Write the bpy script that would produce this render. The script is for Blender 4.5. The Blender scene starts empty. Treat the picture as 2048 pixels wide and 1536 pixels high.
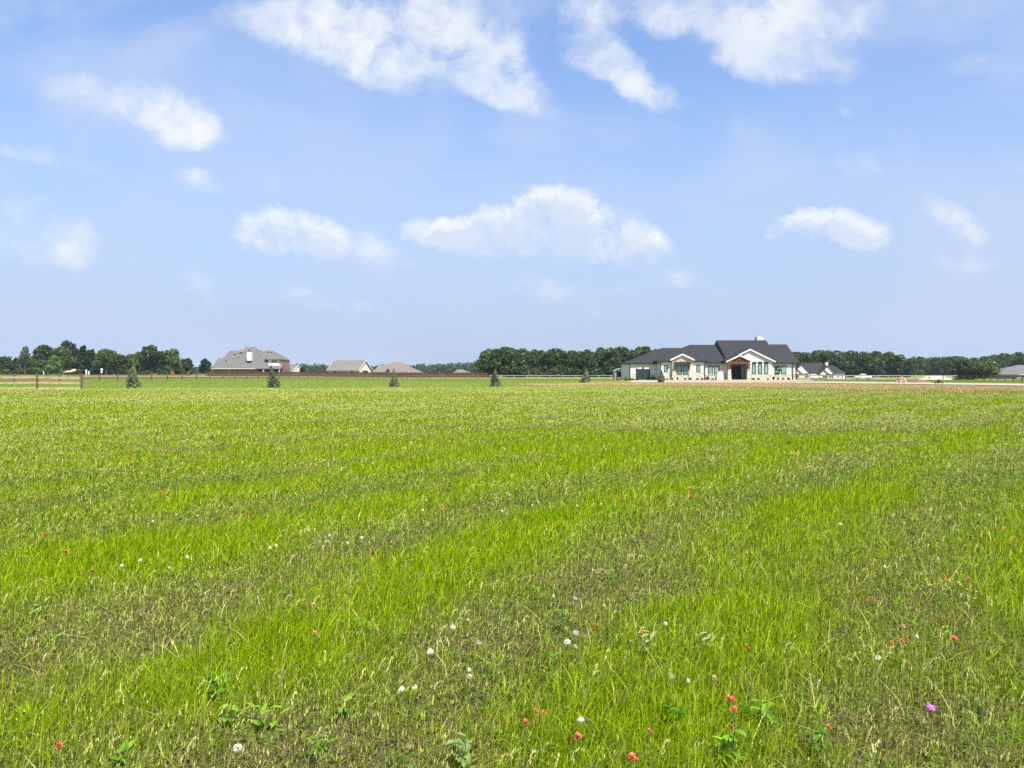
import bpy, math, random
import numpy as np
R = math.radians
rng = np.random.default_rng(7)
random.seed(7)
sc = bpy.context.scene

# ------------------------------------------------------------------ camera, sky, sun, exposure
EYE = 1.6
FPX = 1540.0                      # focal length in pixels of the 2048 x 1536 photograph
PITCH = R(0.93)
cam_d = bpy.data.cameras.new("camera")
cam_d.sensor_width = 36.0
cam_d.lens = 36.0 * FPX / 2048.0
cam_d.clip_start = 0.1
cam_d.clip_end = 8000.0
cam = bpy.data.objects.new("camera", cam_d)
cam.location = (0, 0, EYE)
cam.rotation_euler = (math.pi / 2 - PITCH, 0, 0)
sc.collection.objects.link(cam)
sc.camera = cam

SUN_EL, SUN_AZ = 56.0, 147.0      # azimuth clockwise from +Y (the viewing direction)
sd = bpy.data.lights.new("sun", 'SUN')
sd.energy = 5.0
sd.angle = R(0.5)
sd.color = (1.0, 0.955, 0.88)
sun = bpy.data.objects.new("sun", sd)
sun.rotation_euler = (R(90 - SUN_EL), 0, R(180 - SUN_AZ))
sc.collection.objects.link(sun)

sc.view_settings.view_transform = 'Standard'
sc.view_settings.look = 'None'
sc.view_settings.exposure = 0.9
sc.view_settings.gamma = 1.0
sc.cycles.use_denoising = False
sc.cycles.max_bounces = 6
sc.cycles.diffuse_bounces = 3
sc.cycles.transmission_bounces = 4
sc.cycles.transparent_max_bounces = 4
sc.cycles.volume_bounces = 0
sc.cycles.sample_clamp_indirect = 4.0


def ray(u, v):
    """Direction through a pixel of the photograph (used to place things at real distances)."""
    a, b = (u - 1024) / FPX, (768 - v) / FPX
    c, s = math.cos(PITCH), math.sin(PITCH)
    return (a, c + b * s, -s + b * c)


def at(u, v, Y):
    d = ray(u, v)
    t = Y / d[1]
    return (d[0] * t, Y, EYE + d[2] * t)


def on(u, v, z=0.0):
    d = ray(u, v)
    t = (z - EYE) / d[2]
    return (d[0] * t, d[1] * t, z)


class Nodes:
    """Small helper round a node tree."""
    def __init__(s, tree):
        s.t = tree
        s.n = tree.nodes
        s.l = tree.links

    def new(s, typ, **kw):
        n = s.n.new(typ)
        for k, v in kw.items():
            setattr(n, k, v)
        return n

    def put(s, sock, v):
        if v is None:
            return
        if isinstance(v, bpy.types.NodeSocket):
            s.l.new(v, sock)
        else:
            sock.default_value = v

    def math(s, op, a, b=None, c=None, clamp=False):
        n = s.new('ShaderNodeMath', operation=op)
        n.use_clamp = clamp
        s.put(n.inputs[0], a)
        s.put(n.inputs[1], b)
        s.put(n.inputs[2], c)
        return n.outputs[0]

    def vmath(s, op, a, b=None):
        n = s.new('ShaderNodeVectorMath', operation=op)
        s.put(n.inputs[0], a)
        s.put(n.inputs[1], b)
        return n.outputs[1] if op in ('LENGTH', 'DOT_PRODUCT') else n.outputs[0]

    def noise(s, vec, scale, detail=3.0, rough=0.55, dist=0.0, color=False):
        n = s.new('ShaderNodeTexNoise')
        s.put(n.inputs['Vector'], vec)
        n.inputs['Scale'].default_value = scale
        n.inputs['Detail'].default_value = detail
        n.inputs['Roughness'].default_value = rough
        n.inputs['Distortion'].default_value = dist
        return n.outputs['Color' if color else 'Fac']

    def rng(s, x, a, b, c=0.0, d=1.0, kind='SMOOTHSTEP'):
        n = s.new('ShaderNodeMapRange', interpolation_type=kind)
        s.put(n.inputs['Value'], x)
        s.put(n.inputs['From Min'], a)
        s.put(n.inputs['From Max'], b)
        s.put(n.inputs['To Min'], c)
        s.put(n.inputs['To Max'], d)
        return n.outputs['Result']

    def mix(s, f, a, b, blend='MIX'):
        n = s.new('ShaderNodeMix', data_type='RGBA', blend_type=blend)
        s.put(n.inputs[0], f)
        s.put(n.inputs[6], a)
        s.put(n.inputs[7], b)
        return n.outputs[2]

    def mapping(s, vec, loc=(0, 0, 0), rot=(0, 0, 0), scale=(1, 1, 1), kind='POINT'):
        n = s.new('ShaderNodeMapping', vector_type=kind)
        s.put(n.inputs['Vector'], vec)
        n.inputs['Location'].default_value = loc
        n.inputs['Rotation'].default_value = rot
        n.inputs['Scale'].default_value = scale
        return n.outputs[0]


# clouds: (u, v, half width, half height, tilt in degrees, strength), measured as directions in the sky
SOFT = [
    (520, 30, 75, 34, 8, .85), (640, 40, 110, 55, 15, .95), (770, 70, 150, 70, 10, 1.0), (900, 40, 120, 80, 0, 1.1),
    (880, 110, 170, 55, 22, .9), (985, 125, 90, 60, 35, 1.0), (1030, 195, 75, 34, 10, .9), (740, 130, 110, 36, 20, .5),
    (1190, 75, 62, 52, 50, .95), (1250, 140, 85, 40, 35, .85), (1320, 180, 85, 24, 15, .65), (1260, 22, 120, 34, 4, .6),
    (1480, 20, 130, 45, 0, .8), (1570, 45, 110, 65, 0, 1.05), (1600, 120, 110, 46, 5, .95), (1690, 50, 80, 40, -15, .75),
    (1500, 100, 50, 60, -60, .5),
    (335, 215, 80, 46, 20, .80), (255, 215, 120, 46, 15, .40), (160, 185, 75, 34, 12, .36), (370, 250, 75, 30, 12, .62),
    (405, 367, 62, 22, 25, .42), (385, 355, 34, 20, 0, .25), (90, 315, 70, 26, 15, .4), (10, 300, 50, 24, 20, .4),
    (150, 488, 46, 38, 0, .40), (90, 470, 100, 60, 10, .38), (55, 425, 60, 30, 20, .35), (402, 555, 40, 28, 0, .42),
    (1915, 450, 70, 26, 40, .55), (1940, 535, 90, 22, 8, .40), (1915, 460, 80, 40, 25, .25), (1740, 335, 70, 30, 10, .35),
    (1600, 385, 80, 26, 5, .25), (1695, 240, 26, 12, 10, .35), (1100, 575, 90, 26, 4, .34), (1240, 580, 90, 18, 0, .25),
    (1380, 565, 90, 24, 8, .28), (620, 590, 90, 26, 8, .3), (720, 610, 110, 20, 5, .25), (820, 540, 120, 30, 15, .3),
    (745, 492, 45, 22, 25, .34), (1210, 615, 50, 14, 6, .28), (2040, 315, 40, 20, 0, .35),
]
CRISP = [
    (1112, 412, 60, 36, 0, 1.0), (1090, 440, 90, 44, 0, 1.0), (1180, 450, 90, 46, 15, .9), (1255, 472, 70, 30, 20, .8),
    (1000, 462, 80, 40, -10, .9), (900, 468, 90, 26, 0, .8), (850, 470, 50, 22, 20, .55), (1100, 490, 190, 36, 4, .75),
    (565, 455, 60, 34, 5, .95), (625, 470, 66, 30, 15, .95), (525, 470, 55, 30, 0, .7), (580, 490, 90, 26, 5, .6),
    (1635, 445, 62, 28, 0, .9), (1700, 462, 80, 32, 10, .85), (1590, 458, 60, 18, -8, .7), (1740, 480, 50, 22, 15, .6),
]


def build_world():
    w = bpy.data.worlds.new("World")
    sc.world = w
    w.use_nodes = True
    N = Nodes(w.node_tree)
    N.n.clear()
    out = N.new('ShaderNodeOutputWorld')
    bg = N.new('ShaderNodeBackground')
    sky = N.new('ShaderNodeTexSky', sky_type='NISHITA')
    sky.sun_disc = False
    sky.sun_elevation = R(SUN_EL)
    sky.sun_rotation = R(SUN_AZ)
    sky.altitude = 100
    sky.air_density = 1.0
    sky.dust_density = 1.6
    sky.ozone_density = 1.6
    tc = N.new('ShaderNodeTexCoord')
    d = tc.outputs['Generated']
    sep = N.new('ShaderNodeSeparateXYZ')
    N.put(sep.inputs[0], d)
    yy = N.math('MAXIMUM', sep.outputs[1], 0.05)
    comb = N.new('ShaderNodeCombineXYZ')
    N.put(comb.inputs[0], N.math('DIVIDE', sep.outputs[0], yy))
    N.put(comb.inputs[1], N.math('DIVIDE', sep.outputs[2], yy))
    p = comb.outputs[0]

    def group(name, blobs, warp_big, warp_small, k, lo, hi, fall, body, nsc, rough):
        g = bpy.data.node_groups.new(name, 'ShaderNodeTree')
        g.interface.new_socket('Vector', in_out='INPUT', socket_type='NodeSocketVector')
        g.interface.new_socket('Density', in_out='OUTPUT', socket_type='NodeSocketFloat')
        G = Nodes(g)
        gi, go = G.new('NodeGroupInput'), G.new('NodeGroupOutput')
        v = gi.outputs[0]
        w1 = G.vmath('SUBTRACT', G.noise(v, 7.0, 3, .6, color=True), (.5, .5, .5))
        w2 = G.vmath('SUBTRACT', G.noise(v, 38.0, 4, .65, color=True), (.5, .5, .5))
        q = G.vmath('ADD', v, G.vmath('MULTIPLY', w1, (warp_big, warp_big * .8, 0)))
        q = G.vmath('ADD', q, G.vmath('MULTIPLY', w2, (warp_small, warp_small, 0)))
        acc = 0.0
        for (u, vv, rx, ry, rot, amp) in blobs:
            r = ray(u, vv)
            m = G.mapping(q, (r[0] / r[1], r[2] / r[1], 0), (0, 0, R(-rot)), (rx * fall / FPX, ry * fall / FPX, 1), 'TEXTURE')
            e = G.new('ShaderNodeTexGradient', gradient_type='SPHERICAL')
            G.put(e.inputs[0], m)
            acc = G.math('MULTIPLY_ADD', e.outputs['Fac'], amp * 1.5, acc)
        acc = G.math('SUBTRACT', 1.0, G.math('POWER', 2.718, G.math('MULTIPLY', acc, -1.35)))
        f = G.math('SUBTRACT', G.noise(q, nsc, 6, rough), .5)
        f = G.math('MULTIPLY', f, G.math('MULTIPLY_ADD', acc, 1.2, .35))
        dens = G.rng(G.math('MULTIPLY_ADD', f, k, acc), lo, hi, 0, 1)
        dens = G.math('MULTIPLY', dens, G.rng(G.noise(q, 6.0, 3, .5), .32, .62, body, 1.0))
        G.put(go.inputs[0], dens)
        return g

    gs = group('soft clouds', SOFT, .075, .018, 2.1, .17, 1.22, 1.55, .58, 11.0, .60)
    gc = group('cumulus clouds', CRISP, .03, .026, 1.85, .30, 1.05, 1.7, .75, 19.0, .64)

    def dens(vec, g):
        n = N.new('ShaderNodeGroup')
        n.node_tree = g
        N.put(n.inputs[0], vec)
        return n.outputs[0]

    off = (.006, .016, 0)
    s0, c0 = dens(p, gs), dens(p, gc)
    c1 = dens(N.vmath('ADD', p, off), gc)
    c2 = dens(N.vmath('ADD', p, (.004, .046, 0)), gc)
    front = N.rng(sep.outputs[1], .05, .2)
    # thin high veil
    veil = N.noise(N.mapping(p, rot=(0, 0, R(-25)), scale=(1.2, 2.4, 1)), 1.9, 3, .5, .6)
    veil = N.rng(veil, .36, .66, 0.0, .62)
    thin = N.noise(N.mapping(p, rot=(0, 0, R(-20)), scale=(1.0, 2.0, 1)), 5.5, 5, .6, .8)
    veil = N.math('ADD', veil, N.math('MULTIPLY', N.rng(thin, .48, .78), .38), None, True)
    haze = N.rng(sep.outputs[2], -.02, .46, .97, 0.10)
    base = N.mix(1.0, sky.outputs[0], SKY_TINT, 'MULTIPLY')
    base = N.mix(haze, base, SKY_HAZE)
    base = N.mix(veil, base, SKY_VEIL)
    wisps = N.mix(N.math('MULTIPLY', N.math('MULTIPLY', s0, .95), front), base, CLOUD_WHITE)
    cum = N.mix(N.math('MULTIPLY', c1, .8), CLOUD_WHITE, CLOUD_GREY)
    rim = N.math('SUBTRACT', 1.0, N.math('MULTIPLY', c2, .42))
    col = N.mix(N.math('MULTIPLY', N.math('MULTIPLY', c0, N.math('MULTIPLY', rim, .93)), front), wisps, cum)
    N.put(bg.inputs['Color'], col)
    bg.inputs['Strength'].default_value = SKY_STRENGTH
    N.l.new(bg.outputs[0], out.inputs[0])


SKY_STRENGTH = 0.093
SKY_TINT = (0.96, 1.16, 1.42, 1)
SKY_HAZE = (2.98, 3.60, 4.82, 1)
SKY_VEIL = (3.35, 4.00, 5.35, 1)
CLOUD_WHITE = (5.45, 5.62, 5.72, 1)
CLOUD_GREY = (3.7, 4.3, 5.3, 1)
build_world()

# ------------------------------------------------------------------ helpers: objects, names, labels
COL = sc.collection
OFF = {}


def link(o):
    COL.objects.link(o)
    return o


def tag(o, label=None, cat=None, group=None, kind=None):
    if label:
        o['label'] = label
    if cat:
        o['category'] = cat
    if group:
        o['group'] = group
    if kind:
        o['kind'] = kind
    return o


def thing(name, label, cat, loc=(0, 0, 0), group=None, rz=0.0):
    o = bpy.data.objects.new(name, None)
    o.location = loc
    o.rotation_euler = (0, 0, rz)
    o.empty_display_size = 0.3
    link(o)
    OFF[o.name] = tuple(loc)
    return tag(o, label, cat, group)


class MB:
    """Collects polygons; build() links them as ONE mesh object."""
    def __init__(s):
        s.v, s.f = [], []

    def poly(s, pts):
        b = len(s.v)
        s.v += [tuple(p) for p in pts]
        s.f.append(tuple(range(b, b + len(pts))))
        return s

    def box(s, x0, x1, y0, y1, z0, z1):
        b = len(s.v)
        s.v += [(x0, y0, z0), (x1, y0, z0), (x1, y1, z0), (x0, y1, z0), (x0, y0, z1), (x1, y0, z1), (x1, y1, z1), (x0, y1, z1)]
        s.f += [tuple(b + i for i in q) for q in ((3, 2, 1, 0), (4, 5, 6, 7), (0, 1, 5, 4), (1, 2, 6, 5), (2, 3, 7, 6), (3, 0, 4, 7))]
        return s

    def prism(s, bottom, top):
        """Closed solid between two rings with the same number of points."""
        b, n = len(s.v), len(bottom)
        s.v += [tuple(p) for p in bottom] + [tuple(p) for p in top]
        s.f.append(tuple(b + i for i in reversed(range(n))))
        s.f.append(tuple(b + n + i for i in range(n)))
        for i in range(n):
            j = (i + 1) % n
            s.f.append((b + i, b + j, b + n + j, b + n + i))
        return s

    def slab(s, pts, t=0.16):
        """A sloping polygon given thickness t downward."""
        return s.prism([(x, y, z - t) for x, y, z in pts], pts)

    def beam(s, p, q, w, h, up=(0, 0, 1)):
        p, q, up = np.array(p, float), np.array(q, float), np.array(up, float)
        d = q - p
        d /= np.linalg.norm(d)
        sx = np.cross(d, up)
        if np.linalg.norm(sx) < 1e-6:
            sx = np.cross(d, (1, 0, 0))
        sx /= np.linalg.norm(sx)
        uz = np.cross(sx, d)
        r = [sx * a * w / 2 + uz * c * h / 2 for a, c in ((-1, -1), (1, -1), (1, 1), (-1, 1))]
        return s.prism([p + k for k in r], [q + k for k in r])

    def tube(s, p, q, r0, r1, n=8):
        p, q = np.array(p, float), np.array(q, float)
        d = q - p
        d /= max(np.linalg.norm(d), 1e-9)
        a = np.cross(d, (0, 0, 1) if abs(d[2]) < .9 else (1, 0, 0))
        a /= np.linalg.norm(a)
        c = np.cross(d, a)
        ang = [2 * math.pi * i / n for i in range(n)]
        return s.prism([p + (a * math.cos(t) + c * math.sin(t)) * r0 for t in ang],
                       [q + (a * math.cos(t) + c * math.sin(t)) * r1 for t in ang])

    def path(s, pts, radii, n=7):
        for a, b, r0, r1 in zip(pts[:-1], pts[1:], radii[:-1], radii[1:]):
            s.tube(a, b, r0, r1, n)
        return s

    def build(s, name, mat, parent=None, smooth=False, local=False):
        root = parent
        while root is not None and root.parent is not None:
            root = root.parent
        off = (0, 0, 0) if (local or root is None) else OFF.get(root.name, (0, 0, 0))
        me = bpy.data.meshes.new(name)
        me.from_pydata([(x - off[0], y - off[1], z - off[2]) for x, y, z in s.v], [], s.f)
        me.materials.append(mat)
        if smooth:
            me.polygons.foreach_set('use_smooth', [True] * len(me.polygons))
        me.update()
        o = bpy.data.objects.new(name, me)
        link(o)
        if parent is not None:
            o.parent = parent
        return o


def copy_tree(o, parent=None):
    c = o.copy()
    link(c)
    if parent is not None:
        c.parent = parent
    for ch in o.children:
        copy_tree(ch, c)
    return c


def np_mesh(name, verts, loops, starts, mat, cols=None):
    me = bpy.data.meshes.new(name)
    me.vertices.add(len(verts))
    me.vertices.foreach_set('co', np.ascontiguousarray(verts, np.float32).ravel())
    me.loops.add(len(loops))
    me.loops.foreach_set('vertex_index', np.ascontiguousarray(loops, np.int32))
    me.polygons.add(len(starts))
    me.polygons.foreach_set('loop_start', np.ascontiguousarray(starts, np.int32))
    if cols is not None:
        at_ = me.color_attributes.new('tint', 'FLOAT_COLOR', 'POINT')
        c4 = np.ones((len(verts), 4), np.float32)
        c4[:, :3] = cols
        at_.data.foreach_set('color', c4.ravel())
    me.materials.append(mat)
    me.update(calc_edges=True)
    return me


# ------------------------------------------------------------------ materials
def material(name, fn):
    m = bpy.data.materials.new(name)
    m.use_nodes = True
    N = Nodes(m.node_tree)
    bsdf = N.n.get('Principled BSDF')
    fn(N, bsdf)
    return m


def noisy(name, c0, c1, scale=3.0, rough=.8, bump=0.0, detail=4, spec=.3, metal=0.0, stretch=(1, 1, 1)):
    def fn(N, b):
        tc = N.new('ShaderNodeTexCoord').outputs['Object']
        if stretch != (1, 1, 1):
            tc = N.mapping(tc, scale=stretch)
        f = N.noise(tc, scale, detail, .6)
        f2 = N.rng(f, .3, .7)
        N.put(b.inputs['Base Color'], N.mix(f2, (*c0, 1), (*c1, 1)))
        b.inputs['Roughness'].default_value = rough
        b.inputs['Specular IOR Level'].default_value = spec
        b.inputs['Metallic'].default_value = metal
        if bump:
            bn = N.new('ShaderNodeBump')
            bn.inputs['Distance'].default_value = bump
            N.put(bn.inputs['Height'], f)
            N.put(b.inputs['Normal'], bn.outputs[0])
    return material(name, fn)


def shingle(name, c0, c1, sx=1.0):
    def fn(N, b):
        tc = N.new('ShaderNodeTexCoord').outputs['Object']
        f = N.noise(N.mapping(tc, scale=(1, 1, 3)), 2.2 * sx, 5, .7)
        g = N.noise(tc, .25, 2, .5)
        w = N.new('ShaderNodeTexWave', wave_type='BANDS', bands_direction='Z')
        N.put(w.inputs['Vector'], tc)
        w.inputs['Scale'].default_value = 2.2
        w.inputs['Distortion'].default_value = 1.5
        col = N.mix(N.rng(f, .3, .7), (*c0, 1), (*c1, 1))
        col = N.mix(N.math('MULTIPLY', N.rng(g, .3, .7), .35), col, (*c1, 1))
        N.put(b.inputs['Base Color'], N.mix(N.math('MULTIPLY', w.outputs['Fac'], .16), col, (c0[0] * .5, c0[1] * .5, c0[2] * .5, 1)))
        b.inputs['Roughness'].default_value = .85
        b.inputs['Specular IOR Level'].default_value = .25
    return material(name, fn)


def stone(name, cols, mortar, sx=1.7, sz=3.6):
    def fn(N, b):
        tc = N.new('ShaderNodeTexCoord').outputs['Object']
        mp = N.mapping(tc, scale=(1, 1, sz / sx))
        vo = N.new('ShaderNodeTexVoronoi', feature='F1')
        N.put(vo.inputs['Vector'], mp)
        vo.inputs['Scale'].default_value = sx
        ve = N.new('ShaderNodeTexVoronoi', feature='DISTANCE_TO_EDGE')
        N.put(ve.inputs['Vector'], mp)
        ve.inputs['Scale'].default_value = sx
        sp = N.new('ShaderNodeSeparateColor')
        N.put(sp.inputs[0], vo.outputs['Color'])
        c = N.mix(N.rng(sp.outputs[0], .2, .8), (*cols[0], 1), (*cols[1], 1))
        c = N.mix(N.rng(sp.outputs[1], .6, .9), c, (*cols[2], 1))
        c = N.mix(N.math('MULTIPLY', N.noise(tc, 9, 4), .3), c, (*cols[1], 1))
        N.put(b.inputs['Base Color'], N.mix(N.rng(ve.outputs['Distance'], .0, .05), (*mortar, 1), c))
        b.inputs['Roughness'].default_value = .9
        bn = N.new('ShaderNodeBump')
        bn.inputs['Distance'].default_value = .012
        N.put(bn.inputs['Height'], N.rng(ve.outputs['Distance'], 0, .12))
        N.put(b.inputs['Normal'], bn.outputs[0])
    return material(name, fn)


def siding(name, c, period=.22):
    def fn(N, b):
        tc = N.new('ShaderNodeTexCoord').outputs['Object']
        sp = N.new('ShaderNodeSeparateXYZ')
        N.put(sp.inputs[0], tc)
        saw = N.math('FRACT', N.math('DIVIDE', sp.outputs[2], period))
        f = N.noise(tc, 1.2, 3)
        lap = N.rng(saw, .0, .12, .72, 1.0, 'LINEAR')
        cc = N.mix(N.math('MULTIPLY', f, .25), (*c, 1), (c[0] * .85, c[1] * .85, c[2] * .85, 1))
        N.put(b.inputs['Base Color'], N.mix(lap, (c[0] * .8, c[1] * .8, c[2] * .8, 1), cc))
        b.inputs['Roughness'].default_value = .6
    return material(name, fn)


def brick(name, c0, c1, mortar):
    def fn(N, b):
        tc = N.new('ShaderNodeTexCoord').outputs['Object']
        sp = N.new('ShaderNodeSeparateXYZ')
        N.put(sp.inputs[0], tc)
        cb = N.new('ShaderNodeCombineXYZ')
        N.put(cb.inputs[0], N.math('ADD', sp.outputs[0], sp.outputs[1]))
        N.put(cb.inputs[1], sp.outputs[2])
        t = N.new('ShaderNodeTexBrick')
        N.put(t.inputs['Vector'], cb.outputs[0])
        t.inputs['Scale'].default_value = 4.0
        t.inputs['Color1'].default_value = (*c0, 1)
        t.inputs['Color2'].default_value = (*c1, 1)
        t.inputs['Mortar'].default_value = (*mortar, 1)
        t.inputs['Mortar Size'].default_value = .015
        f = N.noise(tc, .6, 4)
        N.put(b.inputs['Base Color'], N.mix(N.math('MULTIPLY', f, .4), t.outputs[0], (*c1, 1)))
        b.inputs['Roughness'].default_value = .9
    return material(name, fn)


def glass(name, c, rough=.06):
    def fn(N, b):
        tc = N.new('ShaderNodeTexCoord').outputs['Object']
        f = N.noise(tc, .9, 2)
        N.put(b.inputs['Base Color'], N.mix(N.rng(f, .35, .65), (*c, 1), (c[0] * .65, c[1] * .7, c[2] * .7, 1)))
        b.inputs['Roughness'].default_value = rough
        b.inputs['Specular IOR Level'].default_value = .6
    return material(name, fn)


def leafy(name, attr=False, c0=(.05, .09, .02), c1=(.09, .13, .03), tr=.4, scale=.5, gloss=.35, tcol=1.25):
    """Thin leaves and blades: light is partly passed through to the far side."""
    m = bpy.data.materials.new(name)
    m.use_nodes = True
    N = Nodes(m.node_tree)
    N.n.clear()
    out = N.new('ShaderNodeOutputMaterial')
    if attr:
        a = N.new('ShaderNodeAttribute', attribute_name='tint')
        col = a.outputs['Color']
    else:
        tc = N.new('ShaderNodeTexCoord').outputs['Object']
        oi = N.new('ShaderNodeObjectInfo')
        f = N.rng(N.noise(tc, scale, 3, .6), .3, .7)
        col = N.mix(f, (*c0, 1), (*c1, 1))
        hs = N.new('ShaderNodeHueSaturation')
        N.put(hs.inputs['Color'], col)
        N.put(hs.inputs['Value'], N.rng(oi.outputs['Random'], 0, 1, .78, 1.22, 'LINEAR'))
        N.put(hs.inputs['Hue'], N.rng(oi.outputs['Random'], 0, 1, .515, .485, 'LINEAR'))
        col = hs.outputs[0]
    d = N.new('ShaderNodeBsdfPrincipled')
    N.put(d.inputs['Base Color'], col)
    d.inputs['Roughness'].default_value = .5
    d.inputs['Specular IOR Level'].default_value = gloss
    t = N.new('ShaderNodeBsdfTranslucent')
    N.put(t.inputs['Color'], N.mix(1.0, col, (tcol, tcol * 1.04, tcol * .6, 1), 'MULTIPLY'))
    mx = N.new('ShaderNodeMixShader')
    mx.inputs[0].default_value = tr
    N.l.new(d.outputs[0], mx.inputs[1])
    N.l.new(t.outputs[0], mx.inputs[2])
    N.l.new(mx.outputs[0], out.inputs[0])
    return m


M = dict(
    roof_dark=shingle('charcoal shingles', (.017, .017, .019), (.034, .034, .037)),
    roof_grey=shingle('grey brown shingles', (.088, .084, .080), (.150, .142, .134)),
    roof_tan=shingle('tan shingles', (.128, .104, .088), (.195, .160, .136)),
    roof_light=shingle('light grey shingles', (.125, .120, .108), (.195, .187, .170)),
    siding=siding('white lap siding', (.64, .61, .555)),
    white=noisy('white trim paint', (.68, .67, .64), (.62, .61, .58), 2, .5),
    charcoal=noisy('charcoal finish', (.012, .013, .017), (.022, .023, .028), 2, .7),
    black=noisy('black metal', (.012, .012, .014), (.024, .024, .026), 4, .5),
    blackgloss=noisy('black paint', (.01, .01, .011), (.018, .018, .02), 4, .25, spec=.5),
    limestone=stone('limestone', ((.47, .40, .30), (.58, .52, .43), (.40, .28, .20)), (.50, .45, .38)),
    whitestone=noisy('white cut stone', (.60, .57, .52), (.50, .46, .41), 2.5, .85),
    cedar=noisy('stained cedar', (.165, .062, .026), (.10, .036, .015), 2.5, .6, stretch=(1, 1, 6)),
    glass=glass('window glass tinted as reflected sky', (.22, .36, .33)),  # pale teal base colour stands in for the reflected sky
    darkglass=glass('dark window glass', (.015, .02, .024)),
    palepane=glass('bright garage panes', (.75, .78, .8)),  # near-white glass colour for garage panes and headlights
    door=noisy('dark entry door', (.012, .010, .009), (.02, .016, .014), 3, .4),
    garage=noisy('dark garage door', (.022, .023, .027), (.034, .036, .04), 1.5, .5),
    brick=brick('red brick', (.20, .095, .068), (.155, .075, .055), (.28, .235, .195)),
    bricksunlit=brick('sunlit-toned brick', (.25, .125, .085), (.20, .10, .068), (.30, .25, .21)),  # lighter copy of the red brick, sunlight put into its colour
    tanbrick=brick('tan brick', (.45, .33, .25), (.38, .28, .21), (.5, .45, .4)),
    cream=noisy('cream render', (.62, .55, .41), (.56, .50, .37), .8, .8),
    fence=noisy('weathered fence wood', (.150, .098, .068), (.085, .056, .040), 3, .85, stretch=(6, 6, 1)),
    rail=noisy('rail wood toned as sunlit', (.46, .34, .23), (.27, .18, .115), 2.2, .85, stretch=(.5, 6, 6)),  # sunlight on the rails is put into this pale tone
    palerail=noisy('silver grey rail wood', (.34, .31, .265), (.22, .20, .17), 2.2, .85, stretch=(.5, 6, 6)),
    darkrail=noisy('dark stained rail wood', (.10, .085, .07), (.065, .055, .045), 2.2, .85),
    brownfence=noisy('dark brown fence boards', (.115, .055, .042), (.06, .03, .024), 1.3, .85, stretch=(5, 5, .6)),
    bark=noisy('bark', (.11, .085, .06), (.06, .045, .032), 5, .9),
    concrete=noisy('pale concrete', (.36, .325, .265), (.29, .26, .21), .4, .9),
    carwhite=noisy('white car paint', (.78, .79, .80), (.74, .75, .76), 1, .2, spec=.6),
    rubber=noisy('black rubber', (.02, .02, .02), (.035, .035, .035), 6, .8),
    galv=noisy('galvanised sheet', (.45, .46, .47), (.34, .35, .36), 1.5, .45, metal=.4),
    yellow=noisy('orange yellow paint', (.75, .36, .03), (.6, .28, .03), 3, .5),
    red=noisy('faded red paint', (.65, .05, .06), (.5, .04, .05), 3, .6),
    rubble=noisy('broken limestone rubble', (.55, .38, .27), (.38, .23, .15), 2.2, .95, bump=.05),
    dirt=noisy('brown clay dirt', (.20, .105, .06), (.13, .068, .04), 1.2, .95, bump=.05),
    sand=noisy('pale sandy fill', (.62, .46, .34), (.50, .36, .26), .8, .95, bump=.05),
    thatch=noisy('dry thatch', (.42, .34, .18), (.30, .23, .12), 2, .95),
    mulch=noisy('golden mulch', (.48, .35, .20), (.36, .25, .13), 3, .95),
    leaf_oak=leafy('oak leaves', c0=(.040, .074, .011), c1=(.078, .128, .020), scale=.35),
    leaf_deep=leafy('deep green leaves', c0=(.022, .045, .011), c1=(.044, .074, .016), scale=.35),
    leaf_light=leafy('light green leaves', c0=(.065, .13, .012), c1=(.11, .19, .018), scale=.5),
    leaf_grey=leafy('grey green leaves', c0=(.07, .095, .05), c1=(.12, .14, .08), scale=.5),
    leaf_wood=leafy('woodland leaves', c0=(.030, .057, .011), c1=(.060, .098, .018), scale=.25),
    leaf_far=leafy('far woodland leaves', c0=(.030, .055, .018), c1=(.06, .095, .025), scale=.04),
    leaf_spruce=leafy('blue grey needles', c0=(.055, .080, .032), c1=(.16, .20, .095), scale=2.0, tr=.2),
    leaf_purple=leafy('dark purple leaves', c0=(.035, .012, .012), c1=(.06, .02, .018), scale=.6),
    leaf_red=leafy('red shrub leaves', c0=(.30, .05, .05), c1=(.22, .07, .05), scale=2),
    leaf_shrub=leafy('shrub leaves', c0=(.05, .08, .02), c1=(.10, .12, .03), scale=2),
    grass=leafy('grass blades', attr=True, tr=.40, gloss=.06),
    straw=leafy('seed heads', attr=True, tr=.3, gloss=.2, tcol=1.1),
    weed=leafy('broad weed leaves', c0=(.13, .28, .010), c1=(.21, .38, .018), scale=8, tr=.4),
    sage=leafy('sage weed leaves', c0=(.17, .27, .07), c1=(.25, .34, .11), scale=8, tr=.3),
    thistle=leafy('dark thistle leaves', c0=(.02, .045, .012), c1=(.035, .06, .018), scale=8, tr=.2),
    petal_red=leafy('coral red bracts', c0=(.66, .11, .05), c1=(.70, .19, .10), scale=25, tr=.35),
    petal_pale=leafy('pale salmon bracts', c0=(.66, .32, .18), c1=(.68, .42, .24), scale=25, tr=.35),
    petal_cream=leafy('cream bract tips', c0=(.85, .72, .5), c1=(.8, .62, .4), scale=25, tr=.35),
    petal_magenta=leafy('magenta petals', c0=(.46, .035, .46), c1=(.58, .09, .58), scale=25, tr=.35),
    petal_yellow=leafy('yellow florets', c0=(.75, .62, .03), c1=(.8, .7, .08), scale=25, tr=.3),
    fluff=leafy('white seed fluff', c0=(.72, .71, .66), c1=(.78, .77, .72), scale=30, tr=.45, tcol=1.0),
    stem=leafy('flower stems', c0=(.13, .18, .05), c1=(.18, .22, .08), scale=10, tr=.2),
)

# ------------------------------------------------------------------ terrain
CP = []


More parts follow.
